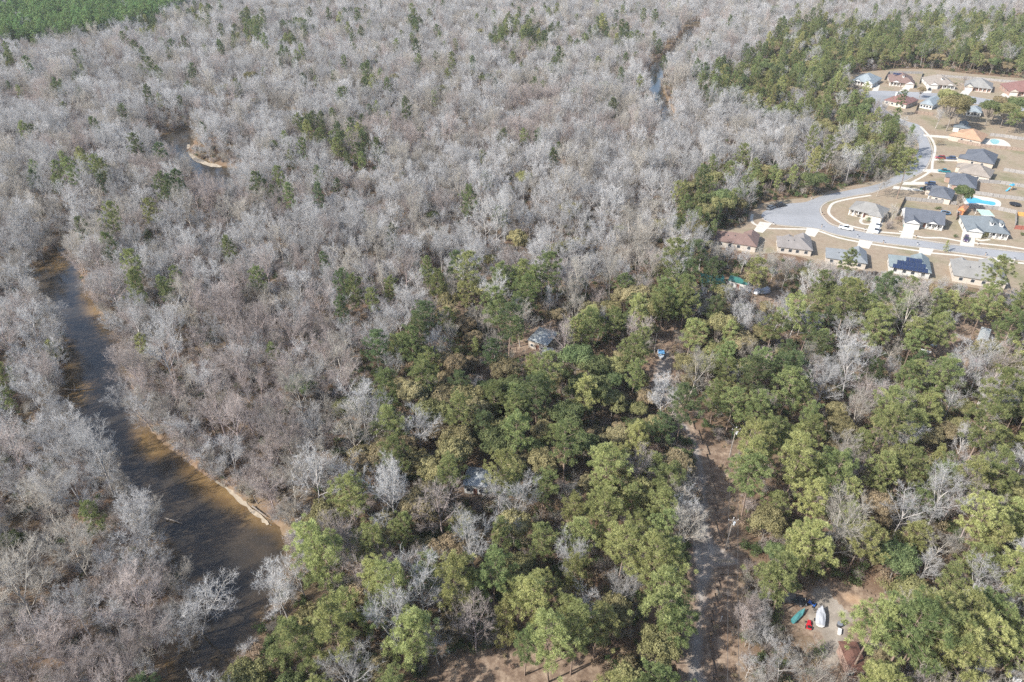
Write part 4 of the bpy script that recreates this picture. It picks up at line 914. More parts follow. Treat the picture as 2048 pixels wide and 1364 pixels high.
def house(label, quad, front, roof, wall, side=1, wing=6.4, proj=2.2, wgable=True, ends=(0, 0), dorm=(), gabs=(), solar=None, porch=True, k=.52, vents=2, chimney=None, group='houses along the street'):
    A, B, Cc, D = [G(x, y, 2.8) for x, y in quad]
    ce = (A + B + Cc + D) / 4
    if front == 'near': ax = (B - A) + (Cc - D); Wd, Dp = ((B - A).length + (Cc - D).length) / 2, ((D - A).length + (Cc - B).length) / 2
    elif front == 'far': ax = (A - B) + (D - Cc); Wd, Dp = ((B - A).length + (Cc - D).length) / 2, ((D - A).length + (Cc - B).length) / 2
    else: ax = (A - D) + (B - Cc); Wd, Dp = ((D - A).length + (Cc - B).length) / 2, ((B - A).length + (Cc - D).length) / 2
    rz = math.atan2(ax.y, ax.x)
    e = empty('house', label, 'house', (ce.x, ce.y, .03), rz, group)
    x0, x1, y0, y1 = -Wd / 2, Wd / 2, -Dp / 2, Dp / 2; ym = y0 + proj; z = 2.62; o = .45; rec = 1.7 if porch else .25
    ro, wa, ga, co = MB(), MB(), MB(), MB()
    top = hip(ro, x0, x1, ym, y1, z, k, ends)
    wxc = side * (Wd / 2 - wing / 2); wl, wr = wxc - wing / 2, wxc + wing / 2
    wa.box(x0 + o, x1 - o, ym + rec, y1 - o, -.1, z + .02)
    wa.box(wl + .4, wr - .4, y0 + .4, ym + rec + .6, -.1, z + .01)
    kw = min(.55, (top - z - .45) / (wing / 2))
    if wgable: gable_front(ro, ga, wxc, wing, y0, ym + min(wing, (y1 - ym)) * .62, z - .006, kw)
    else: hip(ro, wl, wr, y0, ym + wing, z - .006, kw, gy=(0, 0))
    for gx_, gw in gabs:
        gable_front(ro, ga, gx_ * Wd, gw, ym - .25, ym + gw * .9, z + .05, .5)
    for i in (0, 1):
        if ends[i]:
            xx = x0 if i == 0 else x1; s_ = -1 if i == 0 else 1; d2 = y1 - ym
            ga.add([(xx + s_ * .012, ym + .6, z + .17), (xx + s_ * .012, y1 - .6, z + .17), (xx + s_ * .012, (ym + y1) / 2, top - .32), (xx - s_ * .1, ym + .6, z + .17), (xx - s_ * .1, y1 - .6, z + .17), (xx - s_ * .1, (ym + y1) / 2, top - .32)], [(0, 1, 2), (5, 4, 3), (0, 3, 4, 1), (1, 4, 5, 2), (2, 5, 3, 0)])
    wa.build('wall', WL[wall], e); rr = ro.build('roof', RF[roof], e)
    if ga.v: ga.build('gable', WHITE if wall != 'brick' else WL['cream'], e)
    g = MB().box(wxc - 2.35, wxc + 2.35, y0 + .34, y0 + .395, 0, 2.15)
    for q in range(1, 4): g.box(wxc - 2.3, wxc + 2.3, y0 + .325, y0 + .338, q * .54 - .02, q * .54 + .02)
    g.build('garage_door', GARD, e)
    pc = [x0 + .6 if side > 0 else x1 - .6]; inner = wl - .4 if side > 0 else wr + .4; span = inner - pc[0]
    yw = ym + rec
    if porch:
        for q in range(4): MB().box(pc[0] + span * q / 4 - .14, pc[0] + span * q / 4 + .14, ym + .28, ym + .56, -.02, z).build('column', WHITE, e)
        MB().box(min(pc[0], inner), max(pc[0], inner), ym + .25, yw - .003, -.05, .1).build('porch_floor', CONC, e)
    d = MB().box(pc[0] + span * .80 - .5, pc[0] + span * .80 + .5, yw - .05, yw + .03, .1, 2.15).build('door', DOORC, e)
    for q in (.2, .5): window(e, pc[0] + span * q, yw, .85, 1.3, 1.3, 'y', -1)
    for q in (-.32, -.08, .12, .34): window(e, q * Wd, y1 - o, .9, 1.2, 1.2, 'y', 1)
    for s_ in (-1, 1):
        for q in (.2, .62): window(e, s_ * (Wd / 2 - o), yw + .8 + (y1 - yw - 2) * q, .95, 1.0, 1.1, 'x', s_)
    for dx in dorm:
        dm, dw = MB(), MB(); zc = z + .17 + (y1 - ym) / 2 * k * .52; yb = ym + (y1 - ym) / 2 * .42
        dw.box(dx * Wd - .6, dx * Wd + .6, yb, yb + 2.0, zc - .5, zc + .95)
        hip(dm, dx * Wd - .85, dx * Wd + .85, yb - .25, yb + 2.8, zc + .95, .7, gy=(1, 0))
        q = dw.build('dormer', WHITE, rr); dm.build('dormer_roof', RF[roof], rr)
        window_o = MB().box(dx * Wd - .3, dx * Wd + .3, yb - .03, yb + .02, zc + .1, zc + .8).build('dormer_window', DARKGL, rr)
    for q in range(vents):
        vx, vy = Wd * (.05 + .16 * q), (y1 + ym) / 2 + (y1 - ym) * (.16 + .05 * q)
        MB().cyl((vx, vy, top - 1.6), .14, 1.7 - abs(vy - (ym + y1) / 2) * k + .35, 8).build('roof_vent', VENTM, rr)
    if chimney: MB().box(chimney[0] * Wd - .45, chimney[0] * Wd + .45, (ym + y1) / 2 + chimney[1] * Dp - .35, (ym + y1) / 2 + chimney[1] * Dp + .35, z, top + .9).build('chimney', WHITE, rr)
    if solar:
        # panels lie on the slope that falls to +y (back) or -y (front)
        s_, rows = solar; hd = (y1 - ym) / 2; yc = (ym + y1) / 2
        for r_i, (xa, n) in enumerate(rows):
            for q in range(n):
                ya, yb = (.55 + r_i * 1.75), (.55 + r_i * 1.75 + 1.65); za, zb = top - ya * k + .10, top - yb * k + .10
                xa_ = xa * Wd + q * 1.08
                mb = MB(); p4 = [(xa_, yc + s_ * ya, za), (xa_ + 1.0, yc + s_ * ya, za), (xa_ + 1.0, yc + s_ * yb, zb), (xa_, yc + s_ * yb, zb)]
                mb.loft([p4, [(a, b2, c + .05) for a, b2, c in p4]]).build('solar_panel', PANEL, e)
    return e

house('brown hip-roofed house beside the cul-de-sac at the forest edge', [(1424,476),(1508,496),(1525,467),(1442,460)], 'far', 'brown', 'cream', side=-1, proj=2.6, vents=2)
house('taupe hip-roofed house second from left south of the street', [(1548,490),(1616,502),(1631,474),(1560,470)], 'far', 'taupe', 'cream', side=-1, wgable=True, gabs=((.15, 4.5),))
house('pale blue-grey hip-roofed house third from left south of the street', [(1648,511),(1729,530),(1738,500),(1656,494)], 'far', 'bluegrey', 'cream', side=-1)
house('blue-grey house with dark solar panels on its rear roof slope', [(1772,529),(1855,547),(1866,516),(1783,507)], 'far', 'teal', 'white', side=-1, solar=(1, [(-.24, 5), (-.34, 9), (-.40, 11)]))
house('large light grey house with a broad hip roof at the street end', [(1900,547),(2008,568),(2010,527),(1905,513)], 'far', 'grey', 'cream', side=-1, wing=7.5, proj=3, gabs=((.28, 5),))
house('grey-tan hip-roofed house on the inside of the street bend', [(1700,418),(1767,439),(1778,415),(1709,403)], 'near', 'grey', 'cream', side=1, proj=1.2, wgable=False, wing=6)
house('charcoal house with white gables and a columned porch', [(1801,445),(1885,453),(1888,430),(1812,417)], 'near', 'charcoal', 'white', side=-1, ends=(1, 1), gabs=((.2, 4.6),), proj=2.6)
house('slate-roofed house with two white dormers above the porch', [(1925,462),(2011,469),(2015,444),(1927,430)], 'near', 'slate', 'white', side=-1, dorm=(.08, .30), proj=1.6, wing=6.6)
house('charcoal-roofed house with red and blue cars at its drive', [(1913,317),(1992,327),(1994,309),(1929,297)], 'left', 'charcoal', 'beige', side=1, wgable=False)
house('tan-roofed house with a teal truck at its drive', [(1902,343),(1984,354),(1988,338),(1918,328)], 'left', 'tan', 'cream', side=-1, wgable=False)
house('charcoal house just behind the tan-roofed house side wall', [(1887,367),(1953,376.5),(1956,354),(1892,347)], 'left', 'charcoal', 'brick', side=-1, wgable=False)
house('dark slate house beside the board fence behind the blue pool', [(1844,389),(1905,398),(1911,380),(1856,371)], 'left', 'charcoal', 'cream', side=-1, wgable=False)
house('orange-brown hip-roofed house beside a small free-form pool', [(1899,272.3),(1962,281),(1980,269),(1909,258)], 'left', 'orange', 'beige', side=1, wgable=False, vents=1)
house('teal-grey hip-roofed house leftmost of the top row', [(1711,164),(1752,167),(1757,157),(1712,147)], 'near', 'pale', 'white', side=1, gabs=((-.2, 5),), proj=1.5)
house('brown house with front gables and solar strips, top row', [(1776,165),(1825,168),(1829,154),(1779,149)], 'near', 'brown', 'cream', side=1, gabs=((-.24, 5.5),), dorm=(.02,), solar=(-1, [(-.38, 6)]), proj=2)
house('tan-grey house with white gables and dark car, top row', [(1844,168.5),(1904,171.5),(1907,158.5),(1857,155.5)], 'near', 'tan', 'white', side=-1, gabs=((.28, 5),), dorm=(0,), proj=1.6)
house('grey-tan house with broad hip roof and brick porch, top row', [(1926,173),(1984,178),(1987,167.5),(1933,159.5)], 'near', 'grey', 'brick', side=-1, proj=1.2)
house('red-brown house cut by the right edge, top row', [(2006,181),(2074,187),(2082,172),(2012,169)], 'near', 'red', 'brick', side=-1, proj=2)
house('red-brown hip-roofed house alone beside the upper road', [(1776,202),(1823,210),(1829,199),(1784,188)], 'far', 'red', 'cream', side=-1, chimney=(.2, .1), wgable=False)
house('pale blue hip-roofed house partly behind the spreading oak', [(1846,208),(1876,212.5),(1880,196),(1856,191)], 'far', 'pale', 'white', side=-1, wgable=False)
house('small slate-roofed house among oaks by the street corner', [(1906,254),(1934,257),(1938,244),(1912,241)], 'left', 'slate', 'white', side=1, wgable=False, porch=False)
house('whitish house half hidden by oaks above the orange roof', [(1930,222),(1962,226),(1965,215),(1936,212)], 'far', 'pale', 'white', side=-1, wgable=False, porch=False)

# ------------------------------------------------------------------ cabins and sheds in the woods
def metalroof(name, col, rough=.45):
    m, nt, out = newmat(name); b = N(nt, 'ShaderNodeBsdfPrincipled'); b.inputs['Roughness'].default_value = rough; b.inputs['Metallic'].default_value = .15
    w = N(nt, 'ShaderNodeTexWave', wave_type='BANDS', bands_direction='X'); w.inputs['Scale'].default_value = 1.3; tc = N(nt, 'ShaderNodeTexCoord'); nt.links.new(tc.outputs['Object'], w.inputs['Vector'])
    c2 = ramp(nt, w.outputs['Fac'], [(0, (.8, .8, .8)), (.25, (1, 1, 1))]); c1 = ramp(nt, noise(nt, .5, 5, .7), [(.35, tuple(x * .72 for x in col)), (.6, col)])
    nt.links.new(mixc(nt, 1, c1, c2, 'MULTIPLY'), b.inputs['Base Color']); nt.links.new(b.outputs[0], out.inputs[0]); return m
MR = {'grey': metalroof('tin_grey', (.34, .355, .345)), 'white': metalroof('tin_white', (.44, .455, .45)), 'green': metalroof('tin_green', (.04, .15, .12)), 'rust': metalroof('tin_rust', (.22, .085, .055)), 'brown': metalroof('tin_brown', (.155, .075, .052), .7), 'orange': metalroof('shed_orange', (.50, .21, .085)), 'pink': metalroof('play_pink', (.60, .30, .36))}
def shed(name, label, quad, roof, wall, h=2.6, k=.3, cat='shed', ends=(1, 1), win=1):
    A, B, Cc, D = [G(x, y, h) for x, y in quad]; ce = (A + B + Cc + D) / 4; ax = (B - A) + (Cc - D)
    Wd, Dp = ((B - A).length + (Cc - D).length) / 2, ((D - A).length + (Cc - B).length) / 2
    e = empty(name, label, cat, (ce.x, ce.y, ground_z(ce.x, ce.y)), math.atan2(ax.y, ax.x))
    x0, x1, y0, y1 = -Wd / 2, Wd / 2, -Dp / 2, Dp / 2; ro, wa = MB(), MB(); hip(ro, x0, x1, y0, y1, h, k, ends)
    wa.box(x0 + .3, x1 - .3, y0 + .3, y1 - .3, -.2, h + .05); wa.build('wall', wall, e); ro.build('roof', roof, e)
    MB().box(-.5, .5, y0 + .25, y0 + .32, 0, 2.0).build('door', DOORC, e)
    for q in range(win): window(e, x0 + Wd * (.22 + .5 * q), y0 + .3, .9, .9, .9, 'y', -1)
    return e
shed('cabin', 'pale tin-roofed cabin hidden among trees left of the track', [(1062,678),(1106,692),(1107,660),(1072,650)], MR['grey'], WL['beige'], 3, .35, 'cabin', (0, 0), 2)
shed('shed', 'small pale tin shed just below the tin-roofed cabin', [(1082,708),(1106,710),(1106,694),(1086,692)], MR['white'], WL['white'], 2.3, .2)
shed('cabin', 'white-roofed cabin in the middle of the pines', [(924,968),(974,972),(983,936),(936,930)], MR['white'], WL['white'], 3, .3, 'cabin', (0, 0), 2)
shed('shed', 'green-roofed shed behind the pale bare tree', [(1400,563),(1449,567),(1447,548),(1404,545)], MR['green'], WL['white'], 2.6, .35)
shed('shed', 'long green-roofed shed in the clearing before the forest', [(1457,559),(1500,570),(1503,559),(1462,549)], MR['green'], WL['white'], 2.6, .35)
shed('shed', 'small rusty red shed left of the green roofs', [(1382,561),(1399,563),(1399,548),(1385,546)], MR['rust'], MR['rust'], 2.4, .3)
shed('shed', 'white-roofed metal shed among pines near the right edge', [(1950,680),(1972,686),(1984,660),(1966,654)], MR['grey'], WL['white'], 3, .25)
shed('house', 'low brown metal-roofed building at the bottom of the yard', [(1688,1339),(1726,1340),(1724,1285),(1688,1285)], MR['brown'], WL['brick'], 3, .18, 'house', (1, 1), 2)
shed('shed', 'orange wooden garden shed with a white-trimmed door', [(1918,420),(1932,424),(1936,412),(1922,409)], MR['orange'], MR['orange'], 2.4, .7)
shed('playhouse', 'small pink and white playhouse under the trees', [(1946,722),(1960,726),(1962,715),(1948,711)], MR['pink'], MR['pink'], 1.7, .6, 'playhouse')
shed('shed', 'grey-roofed shed alone in the far green forest', [(1632,150),(1650,152),(1652,145),(1634,143)], MR['grey'], WL['white'], 3, .3)

# ------------------------------------------------------------------ fences, pools and yard things
def boardmat(name, col):
    m, nt, out = newmat(name); b = N(nt, 'ShaderNodeBsdfDiffuse')
    c = ramp(nt, noise(nt, 2.2, 4, .7), [(.3, tuple(x * .7 for x in col)), (.7, tuple(x * 1.2 for x in col))]); nt.links.new(c, b.inputs[0]); nt.links.new(b.outputs[0], out.inputs[0]); return m
FB = {'grey': boardmat('boards_grey', (.27, .255, .24)), 'brown': boardmat('boards_brown', (.26, .20, .16)), 'orange': boardmat('boards_orange', (.55, .29, .10)), 'red': boardmat('boards_red', (.28, .11, .085))}
def fence(label, px, m, h=1.75):
    pts = [G(x, y) for x, y in px]; o = pts[0].copy(); mb, pb = MB(), MB(); r_ = random.Random(len(label))
    for a, b_ in zip(pts, pts[1:]):
        d = b_ - a; L = d.length; u = d / L; n = Vector((-u.y, u.x, 0)); k = max(1, int(L / .6))
        for i in range(k):
            p, q = a + u * (L * i / k) - o, a + u * (L * (i + 1) / k - .02) - o; t = r_.uniform(.016, .03); hh = h + r_.uniform(-.05, .05)
            mb.loft([[p - n * t, q - n * t, q + n * t, p + n * t], [v + Vector((0, 0, hh)) for v in (p - n * t, q - n * t, q + n * t, p + n * t)]])
        for i in range(int(L / 2.4) + 1):
            p = a + u * min(L, i * 2.4) - o - n * .1; pb.box(p.x - .05, p.x + .05, p.y - .05, p.y + .05, -.1, h + .08)
    e = empty('board_fence', label, 'fence', (o.x, o.y, .03), 0, 'board fences round the yards')
    mb.build('boards', m, e); p_ = pb.build('posts', m, e); p_['kind'] = 'stuff'
fence('dark board fence turning round the yard of the gabled charcoal house', [(1804,440),(1788.6,440),(1807.7,400.5)], FB['brown'])
fence('grey board fence along the side wall behind the lone pine', [(1807.7,400.5),(1850,404),(1912,410)], FB['grey'])
fence('brown board fence running away between trampoline and orange shed', [(1911,440),(1915,413)], FB['brown'])
fence('grey board fence along the near side of the blue pool', [(1936,415),(1994,420),(2031,428),(2030,452)], FB['grey'])
fence('red-brown board fence at the right edge below the pool', [(2028,458),(2060,461)], FB['red'])
fence('new orange board fence at the right edge', [(2033,431),(2075,436)], FB['orange'])
fence('grey board fence along the far side of the blue pool', [(1937,387),(1985,394),(2048,402),(2100,409)], FB['grey'])
fence('pale board fence behind the slide in the back yard', [(1955,365),(1999,368),(2037,374),(2100,382)], FB['grey'])
fence('short pale board fence right of the tan-roofed house', [(2006,342),(2048,349),(2090,354)], FB['grey'])
fence('weathered fence below the small free-form pool', [(1915,285),(1960,294),(2012,299),(2048,303),(2090,308)], FB['brown'])
fence('pale fence behind the small free-form pool', [(1979,272),(2007,275),(2033,279),(2080,284)], FB['grey'])
fence('board fence round the yard of the top-row brown house', [(1768,161),(1777,147),(1845,148),(1838,168)], FB['grey'])
fence('long pale fence against the forest behind the top row', [(1872,153.5),(1922,157),(1949,158.5),(2003,164),(2060,169)], FB['grey'])
fence('board fence left of the pale blue house', [(1835,210),(1830,227),(1866,231)], FB['brown'])

POOLW, nt, out = newmat('pool_water'); b = N(nt, 'ShaderNodeBsdfPrincipled'); b.inputs['Roughness'].default_value = .08; b.inputs['IOR'].default_value = 1.33
nt.links.new(ramp(nt, noise(nt, .25, 3), [(.3, (.03, .22, .37)), (.7, (.07, .34, .48))]), b.inputs['Base Color']); nt.links.new(b.outputs[0], out.inputs[0])
POOLP, nt, out = newmat('pool_water_pale'); b = N(nt, 'ShaderNodeBsdfPrincipled'); b.inputs['Roughness'].default_value = .1
nt.links.new(ramp(nt, noise(nt, .3, 3), [(.3, (.18, .38, .40)), (.7, (.28, .46, .46))]), b.inputs['Base Color']); nt.links.new(b.outputs[0], out.inputs[0])
def pool(label, deck, water, wm):
    o = G(*water[0]); e = empty('swimming_pool', label, 'pool', (o.x, o.y, .03))
    for nm, px, z, m in (('deck', deck, .06, CONC), ('water', water, .09, wm)):
        ps = smooth_line(wpoly(px), 4, True); mb = MB()
        q = sheet(nm, [[(p.x - o.x, p.y - o.y) for p in ps]], -.05, m, thick=z + .05); q.parent = e
        if 'kind' in q: del q['kind']
pool('large blue swimming pool with a white deck behind the slate roof', [(1924,396),(1932,390),(1956,392),(1990,398),(2002,406),(1996,415),(1960,412),(1934,412)], [(1933,395),(1953,396.5),(1966,401),(1989,404.5),(1987,411),(1958,406.5),(1937,406)], POOLW)
pool('small pale free-form pool beside the orange-roofed house', [(1962,284),(1979,278),(2005,279.5),(2021,291),(2012,295.5),(1985,292),(1964,290)], [(1980,281),(1989,278.5),(1999,282),(1995,288),(1985,287.5)], POOLP)
NETM = paint('trampoline_mat', (.012, .013, .016), .8); BLUEP = paint('blue_padding', (.10, .25, .42), .6); STEEL = paint('galvanised_steel', (.42, .43, .44), .4, .7)
def trampoline(label, x, y, r0, net=True):
    g = G(x, y); e = empty('trampoline', label, 'trampoline', (g.x, g.y, .03))
    MB().cyl((0, 0, .80), r0 * .86, .03, 24).build('mat', NETM, e)
    n = 24; ring = MB(); prof = [(r0 * .86, .79), (r0, .79), (r0, .86), (r0 * .86, .86)]
    for i in range(n):
        a, b_ = 2 * math.pi * i / n, 2 * math.pi * (i + 1) / n
        ring.loft([[(q * math.cos(a), q * math.sin(a), z) for q, z in prof], [(q * math.cos(b_), q * math.sin(b_), z) for q, z in prof]], cap=False)
    ring.build('pad', BLUEP if net else NETM, e)
    for i in range(6):
        a = i * math.pi / 3; MB().tube([(r0 * math.cos(a), r0 * math.sin(a), -.02), (r0 * math.cos(a), r0 * math.sin(a), 2.4 if net else .8)], .05, 6).build('leg', STEEL, e)
trampoline('blue-rimmed trampoline with net posts behind the charcoal house', 1890.5, 428, 2.0)
trampoline('flat black trampoline on the lawn right of the blue pool', 2029, 411, 2.4, False)
# slide
g = G(2018, 381); e = empty('play_slide', 'small blue slide with a ladder tower in the back yard', 'slide', (g.x, g.y, .03), .5)
SLB = paint('slide_plastic', (.05, .25, .36), .4); WOOD = paint('play_wood', (.42, .27, .15), .8)
mb = MB(); mb.loft([[(-2.6, -.35, .15), (-2.6, .35, .15), (-2.6, .35, .3), (-2.6, -.35, .3)], [(-1.9, -.35, .3), (-1.9, .35, .3), (-1.9, .35, .42), (-1.9, -.35, .42)], [(0, -.35, 1.5), (0, .35, 1.5), (0, .35, 1.62), (0, -.35, 1.62)]]); mb.build('chute', SLB, e)
for a in (0, 1.3):
    for b_ in (-.6, .6): MB().box(a - .06, a + .06, b_ - .06, b_ + .06, 0, 2.6).build('post', WOOD, e)
MB().box(-.1, 1.4, -.7, .7, 1.4, 1.495).build('platform', WOOD, e)
rb = MB(); hip(rb, -.3, 1.6, -.9, .9, 2.5, .7, (1, 1)); rb.build('canopy', SLB, e)
# patio cover
A, B, Cc, D = [G(x, y, 2.5) for x, y in ((1958,430),(1984,432),(1982,421),(1960,420))]; ce = (A + B + Cc + D) / 4; ax = B - A
e = empty('patio_cover', 'white-posted patio cover with a pale green canopy behind the slate roof', 'pergola', (ce.x, ce.y, .03), math.atan2(ax.y, ax.x)); w2, d2 = (B - A).length / 2, (D - A).length / 2
for a in (-1, 0, 1):
    for b_ in (-1, 1): MB().box(a * (w2 - .1) - .09, a * (w2 - .1) + .09, b_ * (d2 - .1) - .09, b_ * (d2 - .1) + .09, 0, 2.5).build('post', WHITE, e)
MB().box(-w2, w2, -d2, d2, 2.5, 2.58).build('canopy', paint('canopy_green', (.30, .40, .33), .7), e)
MB().box(-w2 - .1, w2 + .1, -d2 - .12, -d2 - .003, 2.4, 2.66).box(-w2 - .1, w2 + .1, d2 + .003, d2 + .12, 2.4, 2.66).build('beam', WHITE, e)

# mailboxes
MBX = paint('mailbox_black', (.02, .02, .022), .4)
for i, (x, y, w_) in enumerate(((1525.5,440,'by the cul-de-sac drive of the brown-roofed house'),(1546,451,'beside the yellow flower bed near the cul-de-sac'),(1643,455,'beside the taupe house drive'),(1714,475,'beside the pale blue-grey house drive'),(1766,487,'left of the lone verge strip'),(1834,491,'beside the panel house drive'),(1970,511,'beside the large grey house drive'),(2028,522,'near the right edge of the street'),(1643.5,430.5,'inside the street bend'),(1728,462,'near the parked white truck'),(1831,477,'right of the charcoal house drive'),(1955,491,'right of the slate house drive'),(1860.5,290,'on the upper street curve'),(1622,399,'on the outer verge of the cul-de-sac'))):
    g = G(x, y); e = empty('mailbox', 'small black mailbox ' + w_, 'mailbox', (g.x, g.y, .03), rnd.uniform(-.3, .3), 'mailboxes along the street')
    MB().box(-.06, .06, -.06, .06, -.1, 1.05).build('post', WHITE if i % 2 else WOOD, e)
    mb = MB(); mb.loft([[(math.cos(t) * .18, yy, 1.06 + max(0, math.sin(t)) * .2 + .12 * (math.sin(t) >= 0)) for t in [math.pi * q / 6 for q in range(7)]] for yy in (-.35, .35)]); mb.build('box', MBX, e)

# ------------------------------------------------------------------ vehicles
GLASS = paint('car_glass', (.02, .025, .03), .08, var=.05, spec=.7); TYRE = paint('tyre_rubber', (.02, .02, .021), .9); RIM = paint('wheel_rim', (.40, .40, .41), .35, .6); LAMP = paint('lamp_lens', (.70, .70, .66), .2); CHAS = paint('car_underside', (.025, .025, .027), .8)
def carpaint(name, c):
    m, nt, out = newmat(name); b = N(nt, 'ShaderNodeBsdfPrincipled'); b.inputs['Base Color'].default_value = (*c, 1); b.inputs['Roughness'].default_value = .35; b.inputs['Coat Weight'].default_value = .5
    nt.links.new(b.outputs[0], out.inputs[0]); return m
CP = {k: carpaint('paint_' + k, c) for k, c in dict(white=(.72, .73, .74), black=(.018, .019, .022), red=(.22, .018, .025), blue=(.035, .055, .11), teal=(.015, .14, .16), plum=(.05, .03, .065), grey=(.18, .19, .20)).items()}
CARS = dict(pickup=(5.6, 1.95, [(-2.8, .95), (-2.78, 1.08), (-1.45, 1.10), (-1.2, 1.12)], [(-.95, 1.0), (-.80, 1.82), (.55, 1.84), (1.25, 1.12)]), suv=(4.8, 1.9, None, [(-2.3, 1.0), (-2.05, 1.70), (.35, 1.72), (1.10, 1.08)]), sedan=(4.6, 1.8, None, [(-1.75, .98), (-1.0, 1.42), (.25, 1.43), (1.05, .98)]))
def car(name, label, kind, x, y, x2, y2, col, group='cars by the houses'):
    """(x,y) middle of the car in the photo, nose towards (x2,y2)"""
    g, h2 = G(x, y, .6), G(x2, y2, .6); L, Wd, _, cab = CARS[kind]; a, w = L / 2, Wd / 2
    e = empty(name, label, 'pickup truck' if kind == 'pickup' else 'car', (g.x, g.y, .12), math.atan2(h2.y - g.y, h2.x - g.x), group)
    bh = 1.0 if kind != 'sedan' else .88
    prof = [(-a, .45, .9), (-a + .05, bh, .93), (-a * .35, bh + .02, .97), (a * .38, bh, .97), (a * .86, bh - .12, .92), (a, bh - .32, .80)]
    rings = []
    for px_, top, ww in prof: rings.append([(px_, -w * ww, .32), (px_, w * ww, .32), (px_, w * ww, top - .14), (px_, w * ww * .92, top), (px_, -w * ww * .92, top), (px_, -w * ww, top - .14)])
    body = MB(); body.loft(rings)
    (x0, z0), (x1, z1), (x3, z3), (x4, z4) = cab
    ro = MB(); ro.loft([[(x1 - .05, -w * .74, z1), (x1 - .05, w * .74, z1), (x3 + .05, w * .72, z3), (x3 + .05, -w * .72, z3)], [(x1 + .12, -w * .66, z1 + .06), (x1 + .12, w * .66, z1 + .06), (x3 - .15, w * .64, z3 + .06), (x3 - .15, -w * .64, z3 + .06)]])
    bo = body.build('body', CP[col], e)
    for o_ in (bo,):
        md = o_.modifiers.new('round', 'BEVEL'); md.width = .06; md.segments = 2; md.limit_method = 'ANGLE'
    ro.build('cab_roof', CP[col], e)
    gl = MB(); zb = bh - .02; gl.loft([[(x0, -w * .90, zb), (x0, w * .90, zb), (x4, w * .88, zb - .02), (x4, -w * .88, zb - .02)], [(x1, -w * .74, z1), (x1, w * .74, z1), (x3, w * .72, z3), (x3, -w * .72, z3)]]); gl.build('windows', GLASS, e)
    if kind == 'pickup':
        MB().box(-a + .12, x0 - .1, -w * .78, w * .78, bh + .005, bh + .03).build('bed', CHAS, e)
        MB().box(-a + .1, x0 - .05, -w * .95, -w * .79, bh, bh + .14).box(-a + .1, x0 - .05, w * .79, w * .95, bh, bh + .14).build('bed_rail', CP[col], e)
    MB().box(-a + .1, a - .15, -w * .85, w * .85, .2, .34).build('chassis', CHAS, e)
    for sx_ in (-.62, .62):
        for sy_ in (-1, 1):
            t = MB(); t.loft([[(sx_ * a + .36 * math.cos(k * math.pi / 7), sy_ * (w - .24) + yy, .34 + .36 * math.sin(k * math.pi / 7)) for k in range(14)] for yy in (0, sy_ * .25)]); tw = t.build('wheel', TYRE, e)
            t = MB(); t.loft([[(sx_ * a + .2 * math.cos(k * math.pi / 5), sy_ * (w - .24) + yy, .34 + .2 * math.sin(k * math.pi / 5)) for k in range(10)] for yy in (sy_ * .2, sy_ * .26)]); t.build('rim', RIM, tw)
    for sy_ in (-1, 1): MB().box(a - .16, a + .015, sy_ * w * .62 - .18, sy_ * w * .62 + .18, bh - .42, bh - .28).build('headlight', LAMP, e)
    return e
car('pickup_truck', 'white pickup truck parked along the kerb opposite the taupe house', 'pickup', 1692, 456, 1720, 461, 'white')
car('parked_car', 'white car nearest the garage of the grey-tan house', 'sedan', 1756, 449, 1759, 441, 'white')
car('parked_car', 'white van-like car with dark glass at the foot of the drive', 'suv', 1753, 461, 1750, 470, 'white')
car('parked_car', 'dark grey car with pale roof at the far side of the cul-de-sac', 'suv', 1542, 415, 1552, 411, 'grey')
car('pickup_truck', 'black pickup truck at the far side of the cul-de-sac', 'pickup', 1561, 410.5, 1574, 408.5, 'black')
car('parked_car', 'plum-dark car on the drive of the slate-roofed house', 'suv', 1932, 478, 1930, 488, 'plum')
car('parked_car', 'dark red car on the upper drive', 'suv', 1880, 315.5, 1866, 314.5, 'red')
car('parked_car', 'dark blue car parked behind the red one', 'suv', 1901, 316.5, 1888, 315.8, 'blue')
car('pickup_truck', 'teal pickup truck on the drive of the tan-roofed house', 'pickup', 1888, 342.5, 1873, 341, 'teal')
car('parked_car', 'dark blue car on the lower drive left of the charcoal house', 'suv', 1860, 367.5, 1848, 366, 'blue')
car('parked_car', 'black car on the grey drive under the slate house eaves', 'suv', 1851, 377.5, 1838, 375.6, 'black')
car('parked_car', 'dark car before the tan-grey house of the top row', 'sedan', 1859, 178.5, 1862, 174, 'black')
car('parked_car', 'black car under pines right of the brown metal roof', 'sedan', 1778, 1346, 1776, 1330, 'black', 'vehicles in the woods')
car('parked_car', 'white car at the bottom right corner of the picture', 'suv', 2030, 1362, 2034, 1340, 'white', 'vehicles in the woods')
car('parked_car', 'pale grey car in tree shade near the bottom right corner', 'suv', 1958, 1332, 1964, 1312, 'grey', 'vehicles in the woods')
car('pickup_truck', 'black pickup truck at the shaded upper left of the yard', 'pickup', 1583, 1200, 1606, 1204, 'black', 'vehicles in the woods')

